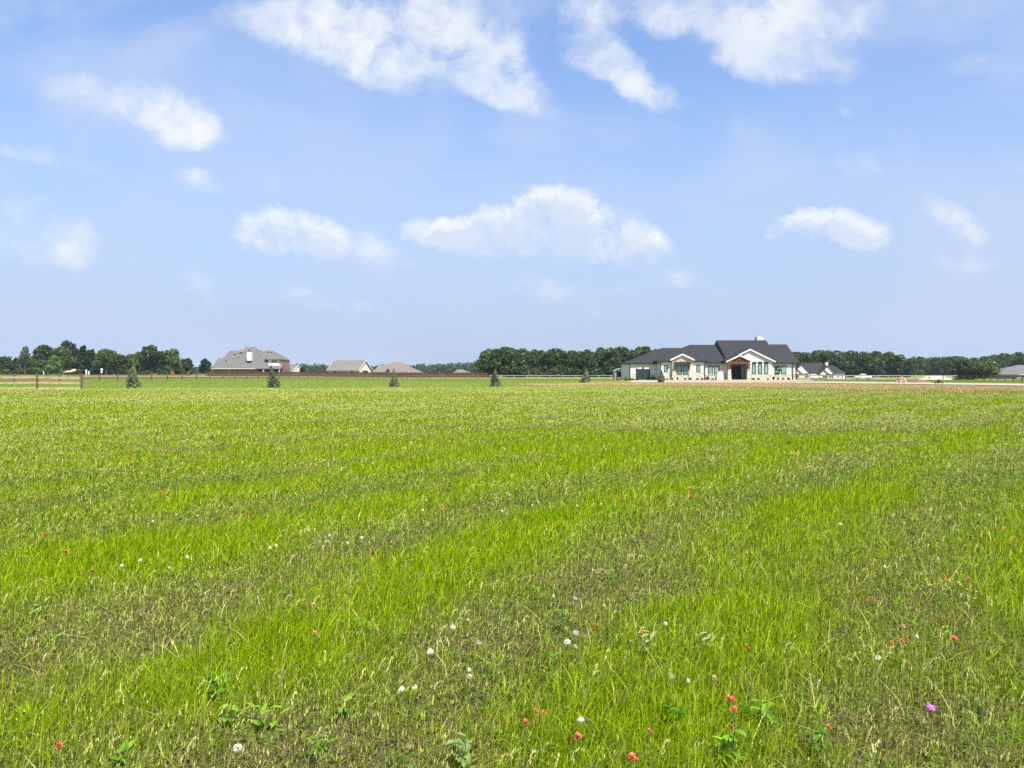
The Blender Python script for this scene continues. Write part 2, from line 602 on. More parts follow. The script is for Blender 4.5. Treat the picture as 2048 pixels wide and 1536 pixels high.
def cp(u, v, Y):
    CP.append(at(u, v, Y))


for Y in (2, 12, 28, 45):
    for s in (-.75, -.25, .25, .75):
        CP.append((s * Y, Y, 0.0))
cp(0, 778.5, 59.5); cp(163, 778, 60); cp(260, 777, 64)
cp(-200, 763.5, 95); cp(48, 762.5, 105); cp(214, 761, 122); cp(456, 758.6, 144); cp(690, 757.2, 183); cp(835, 757.5, 220)
cp(545, 775.5, 76); cp(787, 773.5, 84); cp(989, 773.5, 86); cp(1170, 768.5, 100); cp(1325, 765.5, 112)
cp(1000, 757.8, 220); cp(1142, 758.2, 220); cp(1230, 758.5, 190)
cp(1270, 760, 139); cp(1440, 760, 139); cp(1600, 760, 139); cp(1280, 761, 152); cp(1600, 761, 152)
cp(411, 752, 262); cp(640, 752.5, 250); cp(977, 755, 230)
cp(1620, 760, 193); cp(1800, 760, 193); cp(1917, 760, 193); cp(2040, 762.5, 162); cp(2300, 762, 190)
cp(1650, 757.5, 300); cp(1730, 758.4, 272); cp(2040, 757.2, 280)
cp(100, 751, 300); cp(340, 751, 300); cp(490, 751, 290); cp(-300, 751, 300)
for u in (500, 800, 1100, 1400):
    cp(u, 750.5, 330)
cp(1300, 775, 77); cp(1700, 786, 58); cp(2048, 789, 54); cp(2048, 771, 88); cp(1700, 766, 107)
for a in range(-70, 71, 20):
    CP.append((650 * math.sin(R(a)), 650 * math.cos(R(a)), -.3))
    CP.append((3200 * math.sin(R(a)), 3200 * math.cos(R(a)), -1.0))
for p in ((-60, -60), (0, -60), (60, -60), (-600, 0), (600, 0), (-3000, -300), (3000, -300)):
    CP.append((p[0], p[1], 0.0))
CPA = np.array(CP)
EPS = 12.0


def _phi(r2):
    return np.sqrt(r2 + EPS * EPS)


_d2 = ((CPA[:, None, :2] - CPA[None, :, :2]) ** 2).sum(-1)
_W = np.linalg.solve(_phi(_d2) + np.eye(len(CPA)) * -0.6, CPA[:, 2])


def H(x, y):
    x, y = np.asarray(x, float), np.asarray(y, float)
    out = np.empty(x.size)
    xf, yf = x.ravel(), y.ravel()
    for i in range(0, x.size, 60000):
        dx = xf[i:i + 60000, None] - CPA[None, :, 0]
        dy = yf[i:i + 60000, None] - CPA[None, :, 1]
        out[i:i + 60000] = _phi(dx * dx + dy * dy) @ _W
    return out.reshape(x.shape)


def h(x, y):
    return float(H(np.array([x]), np.array([y]))[0])


def put(u, v, zoff=0.0):
    """Where the ray through a pixel meets a level zoff above the terrain."""
    d = ray(u, v)
    z = 0.0
    for _ in range(30):
        t = (z + zoff - EYE) / d[2]
        z = .5 * z + .5 * h(d[0] * t, d[1] * t)
    t = (z + zoff - EYE) / d[2]
    return (d[0] * t, d[1] * t, z)


# ------------------------------------------------------------------ numpy noise
_T = np.random.default_rng(3).random((256, 256))


def vnoise(x, y):
    xi, yi = np.floor(x).astype(int), np.floor(y).astype(int)
    fx, fy = x - xi, y - yi
    fx, fy = fx * fx * (3 - 2 * fx), fy * fy * (3 - 2 * fy)
    a, b = _T[xi & 255, yi & 255], _T[(xi + 1) & 255, yi & 255]
    c, d = _T[xi & 255, (yi + 1) & 255], _T[(xi + 1) & 255, (yi + 1) & 255]
    return (a * (1 - fx) + b * fx) * (1 - fy) + (c * (1 - fx) + d * fx) * fy


def fbm(x, y, o=4):
    s, a, n = 0, 1.0, 0
    for i in range(o):
        s = s + a * vnoise(x * 2 ** i + 17.3 * i, y * 2 ** i + 9.1 * i)
        n += a
        a *= .55
    return s / n


# ------------------------------------------------------------------ ground sheet
def meadow_edge(x):
    """Far edge of the unmown meadow."""
    x = np.asarray(x, float)
    return np.interp(x, [-60, -35, -20, -8, 0, 60], [53, 55.5, 66, 73, 76, 78]) + 1.6 * (fbm(x * .15, x * 0 + 3.3, 3) - .5)


def ground_mat():
    m = bpy.data.materials.new('field ground')
    m.use_nodes = True
    N = Nodes(m.node_tree)
    b = N.n['Principled BSDF']
    geo = N.new('ShaderNodeNewGeometry')
    pos = geo.outputs['Position']
    sp = N.new('ShaderNodeSeparateXYZ')
    N.put(sp.inputs[0], pos)
    x, y = sp.outputs[0], sp.outputs[1]
    big = N.noise(pos, .12, 4, .6)
    fine = N.noise(pos, 9.0, 5, .7)
    mid = N.noise(pos, 1.3, 4, .6)
    soil = N.mix(N.rng(fine, .35, .65), (.020, .012, .008, 1), (.11, .072, .036, 1))
    soil = N.mix(N.math('MULTIPLY', N.rng(mid, .4, .7), .7), soil, (.045, .060, .015, 1))
    lawn = N.mix(N.rng(mid, .3, .7), (.13, .185, .026, 1), (.17, .225, .038, 1))
    lawn = N.mix(N.math('MULTIPLY', N.rng(big, .45, .7), .5), lawn, (.17, .20, .05, 1))
    past = N.mix(N.rng(mid, .3, .7), (.26, .24, .085, 1), (.17, .19, .055, 1))
    past = N.mix(N.rng(big, .4, .65), past, (.13, .17, .045, 1))
    edge = N.math('ADD', N.rng(x, -37, -4, 54, 75), N.math('MULTIPLY', N.noise(pos, .5, 3), 2.0))
    f1 = N.rng(N.math('SUBTRACT', y, edge), -1.5, 1.0)
    # beyond the rail fences: rougher pasture
    side = N.math('SUBTRACT', N.math('MULTIPLY', N.math('ADD', x, 66.5), -.946), N.math('MULTIPLY', N.math('SUBTRACT', y, 105.0), -.325))
    f2 = N.rng(N.math('MAXIMUM', side, N.math('SUBTRACT', y, 221.0)), -.3, 1.2)
    col = N.mix(f1, soil, lawn)
    col = N.mix(f2, col, past)
    N.put(b.inputs['Base Color'], col)
    b.inputs['Roughness'].default_value = .95
    b.inputs['Specular IOR Level'].default_value = .1
    bn = N.new('ShaderNodeBump')
    bn.inputs['Distance'].default_value = .06
    N.put(bn.inputs['Height'], N.math('ADD', fine, mid))
    N.put(b.inputs['Normal'], bn.outputs[0])
    return m


def ground_sheet():
    ys = np.concatenate([np.linspace(-60, 0, 13)[:-1], np.linspace(0, 30, 61)[:-1], np.linspace(30, 330, 151)[:-1], np.geomspace(330, 1500, 40)])
    s = np.linspace(-1, 1, 161)
    Yg, Sg = np.meshgrid(ys, s, indexing='ij')
    Xg = Sg * (45 + 1.15 * np.maximum(Yg, 0))
    Zg = H(Xg, Yg)
    Zg = Zg + .05 * (fbm(Xg * .5, Yg * .5, 3) - .5) * (Yg < 90)
    ny, ns = Yg.shape
    idx = np.arange(ny * ns).reshape(ny, ns)
    q = np.stack([idx[:-1, :-1], idx[:-1, 1:], idx[1:, 1:], idx[1:, :-1]], -1).reshape(-1, 4)
    me = np_mesh('ground', np.stack([Xg, Yg, Zg], -1).reshape(-1, 3), q.ravel(), np.arange(len(q)) * 4, ground_mat())
    me.polygons.foreach_set('use_smooth', [True] * len(me.polygons))
    o = link(bpy.data.objects.new('ground', me))
    tag(o, 'grassy field ground reaching to the tree line', 'ground', kind='structure')


ground_sheet()


def sheet(name, label, mat, near, far, lift, cat):
    """A paved strip between two rows of photo points, laid on the terrain."""
    mb = MB()
    A = [put(u, v) for u, v in near]
    B = [put(u, v) for u, v in far]
    rows = []
    for (a, b) in zip(A, B):
        rows.append([(a[0] + (b[0] - a[0]) * t, a[1] + (b[1] - a[1]) * t) for t in np.linspace(0, 1, 6)])
    dense = []
    for r0, r1 in zip(rows[:-1], rows[1:]):
        for t in np.linspace(0, 1, 9)[:-1]:
            dense.append([(p[0] + (q[0] - p[0]) * t, p[1] + (q[1] - p[1]) * t) for p, q in zip(r0, r1)])
    dense.append(rows[-1])
    P = [[(x, y, h(x, y) + lift) for x, y in r] for r in dense]
    for r0, r1 in zip(P[:-1], P[1:]):
        for i in range(5):
            mb.poly([r0[i], r1[i], r1[i + 1], r0[i + 1]])
    o = mb.build(name, mat)
    return tag(o, label, cat, kind='structure')


sheet('driveway', 'pale concrete driveway running past the white house', M['concrete'],
      [(1262, 765.0), (1350, 765.6), (1450, 765.8), (1600, 766.2), (1800, 768.3), (2048, 772.0), (2350, 777.0)],
      [(1262, 761.2), (1350, 761.6), (1450, 763.0), (1600, 763.5), (1800, 765.2), (2048, 768.0), (2350, 772.0)], .05, 'driveway')

# ------------------------------------------------------------------ building helpers


def hip_x(mb, x0, x1, y0, y1, ze, zr, xa, xb, yr=None):
    """Closed hip roof with its ridge along x from xa to xb."""
    yr = (y0 + y1) / 2 if yr is None else yr
    b = len(mb.v)
    mb.v += [(x0, y0, ze), (x1, y0, ze), (x1, y1, ze), (x0, y1, ze), (xa, yr, zr), (xb, yr, zr)]
    mb.f += [tuple(b + i for i in q) for q in ((3, 2, 1, 0), (0, 1, 5, 4), (1, 2, 5), (2, 3, 4, 5), (3, 0, 4))]
    return mb


def hip_y(mb, x0, x1, y0, y1, ze, zr, ya, yb, xr=None):
    xr = (x0 + x1) / 2 if xr is None else xr
    b = len(mb.v)
    mb.v += [(x0, y0, ze), (x1, y0, ze), (x1, y1, ze), (x0, y1, ze), (xr, ya, zr), (xr, yb, zr)]
    mb.f += [tuple(b + i for i in q) for q in ((3, 2, 1, 0), (0, 1, 4), (1, 2, 5, 4), (2, 3, 5), (3, 0, 4, 5))]
    return mb


def fascia(mb, x0, x1, y0, y1, z, hgt=.2, t=.1):
    """A gutter board round three sides of an eave, hung just under the roof edge."""
    mb.box(x0 - t, x1 + t, y0 - t, y0 - .004, z - hgt, z + .02)
    mb.box(x0 - t, x0 - .004, y0, y1, z - hgt, z + .02)
    mb.box(x1 + .004, x1 + t, y0, y1, z - hgt, z + .02)
    return mb


def window(parent, x0, x1, z0, z1, Y, glassm, framem, fw=.09, mull=(), trans=()):
    """A window set in a wall facing the camera: frame with its pane as a sub-part."""
    f = MB()
    f.box(x0, x1, Y - .07, Y + .02, z1 - fw, z1)
    f.box(x0, x1, Y - .07, Y + .02, z0, z0 + fw)
    f.box(x0, x0 + fw, Y - .068, Y + .02, z0 + fw, z1 - fw)
    f.box(x1 - fw, x1, Y - .068, Y + .02, z0 + fw, z1 - fw)
    for m_ in mull:
        f.box(m_ - fw / 2, m_ + fw / 2, Y - .066, Y + .02, z0 + fw, z1 - fw)
    fo = f.build('window', framem, parent)
    MB().box(x0 + fw * .9, x1 - fw * .9, Y - .03, Y - .004, z0 + fw * .9, z1 - fw * .9).build('pane', glassm, fo)
    return fo


def gable_front(parent, xp, zp, w, ze, Yf, Yb, roofm, trimm, wallm, wall_in=.35, trim=.26, zw=None, skip_wall=False):
    """A gable facing the camera: two roof slopes running back, rake trim, and the wall in the triangle."""
    r = MB()
    r.slab([(xp - w, Yf, ze), (xp, Yf, zp), (xp, Yb, zp), (xp - w, Yb, ze)][::-1], .14)
    r.slab([(xp, Yf, zp), (xp + w, Yf, ze), (xp + w, Yb, ze), (xp, Yb, zp)][::-1], .14)
    ro = r.build('gable_roof', roofm, parent)
    c = [(-w - .06, ze - .03), (0, zp - .015), (w + .06, ze - .03), (w + .06, ze - .03 - trim), (0, zp - .015 - trim), (-w - .06, ze - .03 - trim)]
    t = MB()
    t.prism([(xp + a, Yf - .05, b) for a, b in c], [(xp + a, Yf - .004, b) for a, b in c])
    t.build('rake_board', trimm, ro)
    if not skip_wall:
        k = (zp - ze) / w
        ww = w - wall_in
        zz = ze if zw is None else zw
        MB().prism([(xp - ww, Yf + .30, zz - .3), (xp + ww, Yf + .30, zz - .3), (xp + ww, Yf + .30, zp - k * ww - .16), (xp, Yf + .30, zp - .16), (xp - ww, Yf + .30, zp - k * ww - .16)],
                   [(xp - ww, Yf + .7, zz - .3), (xp + ww, Yf + .7, zz - .3), (xp + ww, Yf + .7, zp - k * ww - .16), (xp, Yf + .7, zp - .16), (xp - ww, Yf + .7, zp - k * ww - .16)]).build('gable_wall', wallm, parent)
    return ro


# ------------------------------------------------------------------ the white house with the dark roof


def main_house():
    def P(zx, zy, Y):
        return at(1230 + zx / 5.12, 650 + zy / 5.12, Y)

    def X(zx, Y):
        return P(zx, 0, Y)[0]

    def Z(zy, Y):
        return P(0, zy, Y)[2]
    g = -.35
    zb = h(37, 139)
    loc = (37.0, 141.0, zb)
    hs = thing('house', 'large white and limestone house with black roof and timber porch', 'house', loc)

    def part(mb, name, mat, par=hs):
        return mb.build(name, mat, par)

    def rect(zx0, zx1, zy0, zy1, Y):
        return X(zx0, Y), X(zx1, Y), Z(zy1, Y), Z(zy0, Y)

    # walls
    Yg, Yl, Ys, Ym, Yp, Yr, Ye, Yw = 141.12, 138.28, 137.8, 140.82, 137.2, 138.84, 143.0, 140.02
    Yb = 154.0
    xg0, xg1 = X(160, Yg), X(445, Yg)
    part(MB().box(xg0, xg1 + 4, Yg, Yb - 1, g, 3.12), 'garage_wall', M['siding'])
    xl0, xl1 = X(462, Yl), X(922, Yl)
    part(MB().box(xl0, xl1, Yl, Yb - .5, g, 3.46), 'wall', M['siding'])
    part(MB().box(xl1 - 1, X(1172, Ym), Ym, Yb, g, 3.2), 'wall', M['siding'])
    xr0, xr1 = X(1385, Yr), X(1613, Yr)
    part(MB().box(xr0, xr1, Yr, Yb - .2, g, 3.45), 'wall', M['siding'])
    xe1 = X(1853, Yw)
    part(MB().box(xr1 - 1, xe1, Yw, Yb - .4, g, 3.22), 'wall', M['siding'])
    # entry recess: back wall, dark double door, transom, side wall
    part(MB().box(X(1160, Ye), X(1400, Ye), Ye, Ye + 1, g, 3.3), 'entry_wall', M['siding'])
    a = rect(1196, 1294, 416, 556, Ye)
    d = MB()
    d.box(a[0], (a[0] + a[1]) / 2 - .01, Ye - .10, Ye - .01, a[2], a[3])
    d.box((a[0] + a[1]) / 2 + .01, a[1], Ye - .10, Ye - .01, a[2], a[3])
    do = part(d, 'door', M['door'])
    mx = (a[0] + a[1]) / 2
    part(MB().box(mx - .12, mx - .07, Ye - .17, Ye - .102, .95, 1.35).box(mx + .07, mx + .12, Ye - .17, Ye - .102, .95, 1.35), 'handle', M['galv'], do)
    b = rect(1190, 1296, 381, 404, Ye)
    window(hs, *b, Ye, M['darkglass'], M['black'], .07)
    # stone wainscot with a cap
    for (zx0, zx1, zy, Y) in ((462, 590, 488, Yl), (795, 922, 488, Yl), (922, 1160, 515, Ym), (1400, 1613, 508, Yr), (1614, 1853, 508, Yw), (160, 211, 503, Yg)):
        x0, x1 = X(zx0, Y), X(zx1, Y)
        zt = Z(zy, Y)
        so = part(MB().box(x0 - .04, x1 + .04, Y - .10, Y - .002, g, zt), 'stone_base', M['limestone'])
        part(MB().box(x0 - .08, x1 + .08, Y - .15, Y - .003, zt + .003, zt + .09), 'stone_cap', M['whitestone'], so)
    # stone bay with its own gable, metal awning and paired window
    xs0, xs1 = X(590, Ys), X(799, Ys)
    zpk = Z(292, 137.5)
    part(MB().box(xs0, xs1, Ys, Yl + 1, g, 3.5), 'stone_bay', M['limestone'])
    xm = X(692, 137.4)
    gable_front(hs, xm, zpk, X(814, 137.4) - xm, Z(350, 137.4), 137.4, 144, M['roof_dark'], M['white'], M['limestone'], .3, .28, Z(372, 137.4))
    for zx0, zx1, ze in ((585, 640, 1), (748, 800, -1)):            # battered buttresses at the corners
        x0, x1 = X(zx0, Ys), X(zx1, Ys)
        xi = (x0, x1 - (x1 - x0) * .45) if ze > 0 else (x0 + (x1 - x0) * .45, x1)
        part(MB().prism([(x0, Ys - .22, g), (x1, Ys - .22, g), (x1, Ys - .003, g), (x0, Ys - .003, g)],
                        [(xi[0], Ys - .10, 2.9), (xi[1], Ys - .10, 2.9), (xi[1], Ys - .003, 2.9), (xi[0], Ys - .003, 2.9)]), 'stone_pier', M['limestone'])
    Ywb = Ys - .03
    a = rect(612, 772, 372, 404, Ys - .5)
    aw = MB()
    aw.slab([(a[0], Ys - .85, a[2] + .04), (a[1], Ys - .85, a[2] + .04), (a[1], Ys - .004, a[3]), (a[0], Ys - .004, a[3])], .07)
    for i in range(9):
        x = a[0] + (a[1] - a[0]) * (i + .5) / 9
        aw.beam((x, Ys - .84, a[2] + .06), (x, Ys - .01, a[3] + .02), .035, .05)
    awo = part(aw, 'awning', M['charcoal'])
    for zx in (620, 763):
        x = X(zx, Ys - .2)
        part(MB().beam((x, Ys - .1, Z(455, Ys)), (x, Ys - .1, Z(405, Ys)), .12, .12, (1, 0, 0)).beam((x, Ys - .16, Z(440, Ys)), (x, Ys - .75, Z(408, Ys)), .1, .1), 'bracket', M['cedar'], awo)
    part(MB().box(*rect(626, 758, 0, 0, Ywb)[:2], Ys - .04, Ys - .003, Z(512, Ys), Z(410, Ys)), 'bay_trim', M['whitestone'])
    for zx0, zx1 in ((633, 686), (697, 752)):
        window(hs, *rect(zx0, zx1, 415, 503, Ys), Ys - .045, M['glass'], M['black'], .12)
    window(hs, *rect(502, 543, 411, 481, Yl), Yl, M['glass'], M['black'], .12)
    window(hs, *rect(835, 876, 411, 481, Yl), Yl, M['glass'], M['black'], .12)
    window(hs, *rect(953, 1007, 414, 517, Ym), Ym, M['glass'], M['black'], .12)
    window(hs, *rect(1017, 1071, 414, 517, Ym), Ym, M['glass'], M['black'], .12)
    # three tall windows with transoms in the right gable, white casing between
    cz = rect(1396, 1576, 372, 506, Yr)
    part(MB().box(cz[0], cz[1], Yr - .035, Yr - .003, cz[2], cz[3]), 'window_casing', M['white'])
    for zx0, zx1 in ((1404, 1448), (1464, 1510), (1526, 1572)):
        window(hs, *rect(zx0, zx1, 412, 501, Yr), Yr - .04, M['glass'], M['black'], .11)
        window(hs, *rect(zx0, zx1, 376, 402, Yr), Yr - .04, M['darkglass'], M['black'], .05)
    window(hs, *rect(1636, 1692, 414, 501, Yw), Yw, M['glass'], M['black'], .12)
    window(hs, *rect(1702, 1757, 414, 501, Yw), Yw, M['glass'], M['black'], .12)
    # garage door with panel grooves and a row of bright panes
    a = rect(212, 363, 430, 558, Yg)
    ct = MB()
    ct.box(a[0] - .16, a[1] + .16, Yg - .05, Yg - .003, a[3], a[3] + .16).box(a[0] - .16, a[0], Yg - .05, Yg - .003, g, a[3]).box(a[1], a[1] + .16, Yg - .05, Yg - .003, g, a[3])
    part(ct, 'door_casing', M['white'])
    gd = MB()
    n = 4
    for i in range(n):
        for j in range(2):
            xa, xb = a[0] + (a[1] - a[0]) * j / 2, a[0] + (a[1] - a[0]) * (j + 1) / 2
            za, zc = a[2] + (a[3] - a[2]) * i / n, a[2] + (a[3] - a[2]) * (i + 1) / n
            gd.box(xa + .01, xb - .01, Yg - .06, Yg - .004, za + .01, zc - .01)
    go = part(gd, 'garage_door', M['garage'])
    for zx0, zx1 in ((222, 277), (297, 351)):
        a2 = rect(zx0, zx1, 433, 450, Yg)
        part(MB().box(a2[0], a2[1], Yg - .075, Yg - .062, a2[2], a2[3]), 'pane', M['palepane'], go)

    # roofs
    ze = 3.2
    k3 = (7.6 - ze) / 8.3
    xR0, xR1, xR2 = 39.25, 48.8, 52.15
    r3 = MB()
    for x0, x1, yr, zr, yb in ((xR0, xR1, 148.0, 7.6, 156.3), (xR1, xR2, 146.4, ze + k3 * 6.7, 153.1)):
        pr = [(139.7, ze), (yb, ze), (yr, zr)]
        r3.prism([(x0, y, z) for y, z in pr], [(x1, y, z) for y, z in pr])
    part(r3, 'roof', M['roof_dark'])
    part(MB().box(xR0 - .1, xR2 + .1, 139.58, 139.69, ze - .18, ze + .04).box(xR2 + .004, xR2 + .11, 139.7, 153, ze - .18, ze + .04), 'gutter', M['black'])
    wl = [(140.3, ze + .1), (155.7, ze + .1), (148, 7.35)]
    part(MB().prism([(xR0 - .12, y, z) for y, z in wl], [(xR0 - .005, y, z) for y, z in wl]), 'gable_wall', M['charcoal'])  # thin charcoal layer over the left gable end
    r2 = MB()
    x20 = X(440, 140)
    hip_x(r2, x20, xR0 - .02, 140.5, 155.5, 3.24, Z(203, 148), X(762, 148), xR0 - .02)
    part(r2, 'roof', M['roof_dark'])
    part(MB().box(X(930, 140.4), xR0 - .15, 140.38, 140.49, 3.05, 3.27), 'gutter', M['black'])
    r2b = MB()
    xa, xb = X(430, 138), X(952, 138)
    hip_y(r2b, xa, xb, 138.0, 150, 3.5, Z(250, 143.3), 143.3, 150)
    part(r2b, 'roof', M['roof_dark'])
    part(fascia(MB(), xa, xb, 138.0, 141, 3.5, .2), 'gutter', M['black'])
    r1 = MB()
    xa = X(150, 140.8)
    hip_x(r1, xa, 34, 140.8, 153.4, 3.14, Z(235, 147.1), X(482, 147), 34)
    part(r1, 'roof', M['roof_dark'])
    part(MB().box(xa - .1, X(428, 140.8), 140.69, 140.79, 2.96, 3.17).box(xa - .1, xa - .004, 140.8, 153, 2.96, 3.17), 'gutter', M['black'])
    # right gable
    Yf = 138.5
    xp = X(1385, Yf)
    gable_front(hs, xp, Z(243, Yf), X(1642, Yf) - xp, Z(368, Yf), Yf, 146, M['roof_dark'], M['white'], M['siding'], .35, .26, Z(380, Yf))
    # porch: gable, timber truss, posts on tapered stone bases
    Yf = Yp
    xp = X(1280, Yf)
    zp, zpe, wp = Z(303, Yf), Z(368, Yf), X(1415, Yf) - xp
    gable_front(hs, xp, zp, wp, zpe, Yf, 143.5, M['roof_dark'], M['white'], M['siding'], skip_wall=True, trim=.25)
    tr = MB()
    zt = Z(392, Yf)
    yb0, yb1 = Yf + .12, Yf + .34
    xl, xr = X(1163, Yf), X(1381, Yf)
    tr.box(xl + .3, xr - .3, yb0, yb1, zt, zt + .3)
    kk = (zp - zpe) / wp
    tr.beam((xl + .05, Yf + .23, zp - kk * (xp - xl) - .42), (xp, Yf + .23, zp - .40), .2, .3)
    tr.beam((xr - .05, Yf + .24, zp - kk * (xr - xp) - .42), (xp, Yf + .24, zp - .40), .2, .3)
    tr.box(xp - .1, xp + .1, Yf + .14, Yf + .32, zt + .3, zp - .5)
    tr.beam((xp - .7, Yf + .22, zt + .32), (xp - .05, Yf + .22, zt + .75), .14, .14)
    tr.beam((xp + .7, Yf + .22, zt + .32), (xp + .05, Yf + .22, zt + .75), .14, .14)
    tr.prism([(xl + .3, Yf + .36, zt + .1), (xr - .3, Yf + .36, zt + .1), (xp, Yf + .36, zp - .35)], [(xl + .3, Yf + .40, zt + .1), (xr - .3, Yf + .40, zt + .1), (xp, Yf + .40, zp - .35)])
    part(tr, 'porch_truss', M['cedar'])
    for zx0, zx1, zq0, zq1 in ((1160, 1183, 1152, 1197), (1362, 1381, 1350, 1397)):
        x0, x1 = X(zx0, Yf), X(zx1, Yf)
        part(MB().box(x0, x1, Yf + .1, Yf + .1 + (x1 - x0), Z(455, Yf), zpe - .16), 'porch_post', M['cedar'])
        q0, q1 = X(zq0, Yf), X(zq1, Yf)
        i = .16
        bo = part(MB().prism([(q0, Yf - .2, g), (q1, Yf - .2, g), (q1, Yf + .65, g), (q0, Yf + .65, g)],
                             [(q0 + i, Yf - .08, Z(463, Yf)), (q1 - i, Yf - .08, Z(463, Yf)), (q1 - i, Yf + .5, Z(463, Yf)), (q0 + i, Yf + .5, Z(463, Yf))]), 'post_base', M['limestone'])
        part(MB().box(q0 + i - .05, q1 - i + .05, Yf - .13, Yf + .55, Z(463, Yf) + .004, Z(455, Yf) - .004), 'stone_cap', M['whitestone'], bo)
    part(MB().box(xl - .3, xr + .3, Yf - .3, Ye - .01, g, zb + .06), 'porch_floor', M['concrete'])
    part(MB().box(xl, xr, Yf + .5, Ye - .02, zt + .32, zt + .40), 'porch_ceiling', M['cedar'])
    # chimney and cap, downpipes, wall lights
    a = rect(1455, 1522, 122, 170, 149.5)
    co = part(MB().box(a[0], a[1], 149.5, 151, a[2] - 1, a[3]), 'chimney', M['whitestone'])
    part(MB().prism([(a[0] + .3, 149.8, a[3] + .004), (a[1] - .35, 149.8, a[3] + .004), (a[1] - .35, 150.7, a[3] + .004), (a[0] + .35, 150.7, a[3] + .004)],
                    [(a[0] + .5, 150, a[3] + .12), (a[1] - .5, 150, a[3] + .12), (a[1] - .5, 150.5, a[3] + .12), (a[0] + .5, 150.5, a[3] + .12)]).box(a[0] + .55, a[0] + .80, 150.1, 150.35, a[3] + .05, a[3] + .62), 'flue', M['galv'], co)
    for zx, Y, zt2 in ((1821, Yw, ze - .15), (1858, Yw, ze - .15), (468, Yl, 3.3), (921, Yl, 3.3), (148, Yg, 3.0)):
        x = X(zx, Y)
        part(MB().box(x - .06, x + .06, Y - .25, Y - .13, g + .3, zt2).box(x - .058, x + .058, Y - .248, Y - .002, zt2 + .002, zt2 + .1), 'downpipe', M['black'])
    return hs


main_house()


# stone pillar by the drive
def stone_pillar():
    p = put(1439, 763.5)
    Y = 126.0
    x0, z0, x1 = at(1431.5, 741, Y)[0], h(51, Y), at(1446.5, 741, Y)[0]
    xm = (x0 + x1) / 2
    z0 = h(xm, Y)
    zt = at(0, 742, Y)[2]
    t = thing('stone_pillar', 'tapered white limestone pillar standing on the lawn before the porch', 'pillar', (xm, Y, z0))
    w = (x1 - x0) / 2
    MB().prism([(xm - w, Y - w, z0 - .2), (xm + w, Y - w, z0 - .2), (xm + w, Y + w, z0 - .2), (xm - w, Y + w, z0 - .2)],
               [(xm - w * .75, Y - w * .75, zt - .1), (xm + w * .75, Y - w * .75, zt - .1), (xm + w * .75, Y + w * .75, zt - .1), (xm - w * .75, Y + w * .75, zt - .1)]).build('shaft', M['limestone'], t)
    MB().box(xm - w * .85, xm + w * .85, Y - w * .85, Y + w * .85, zt - .096, zt).build('cap', M['whitestone'], t)


stone_pillar()


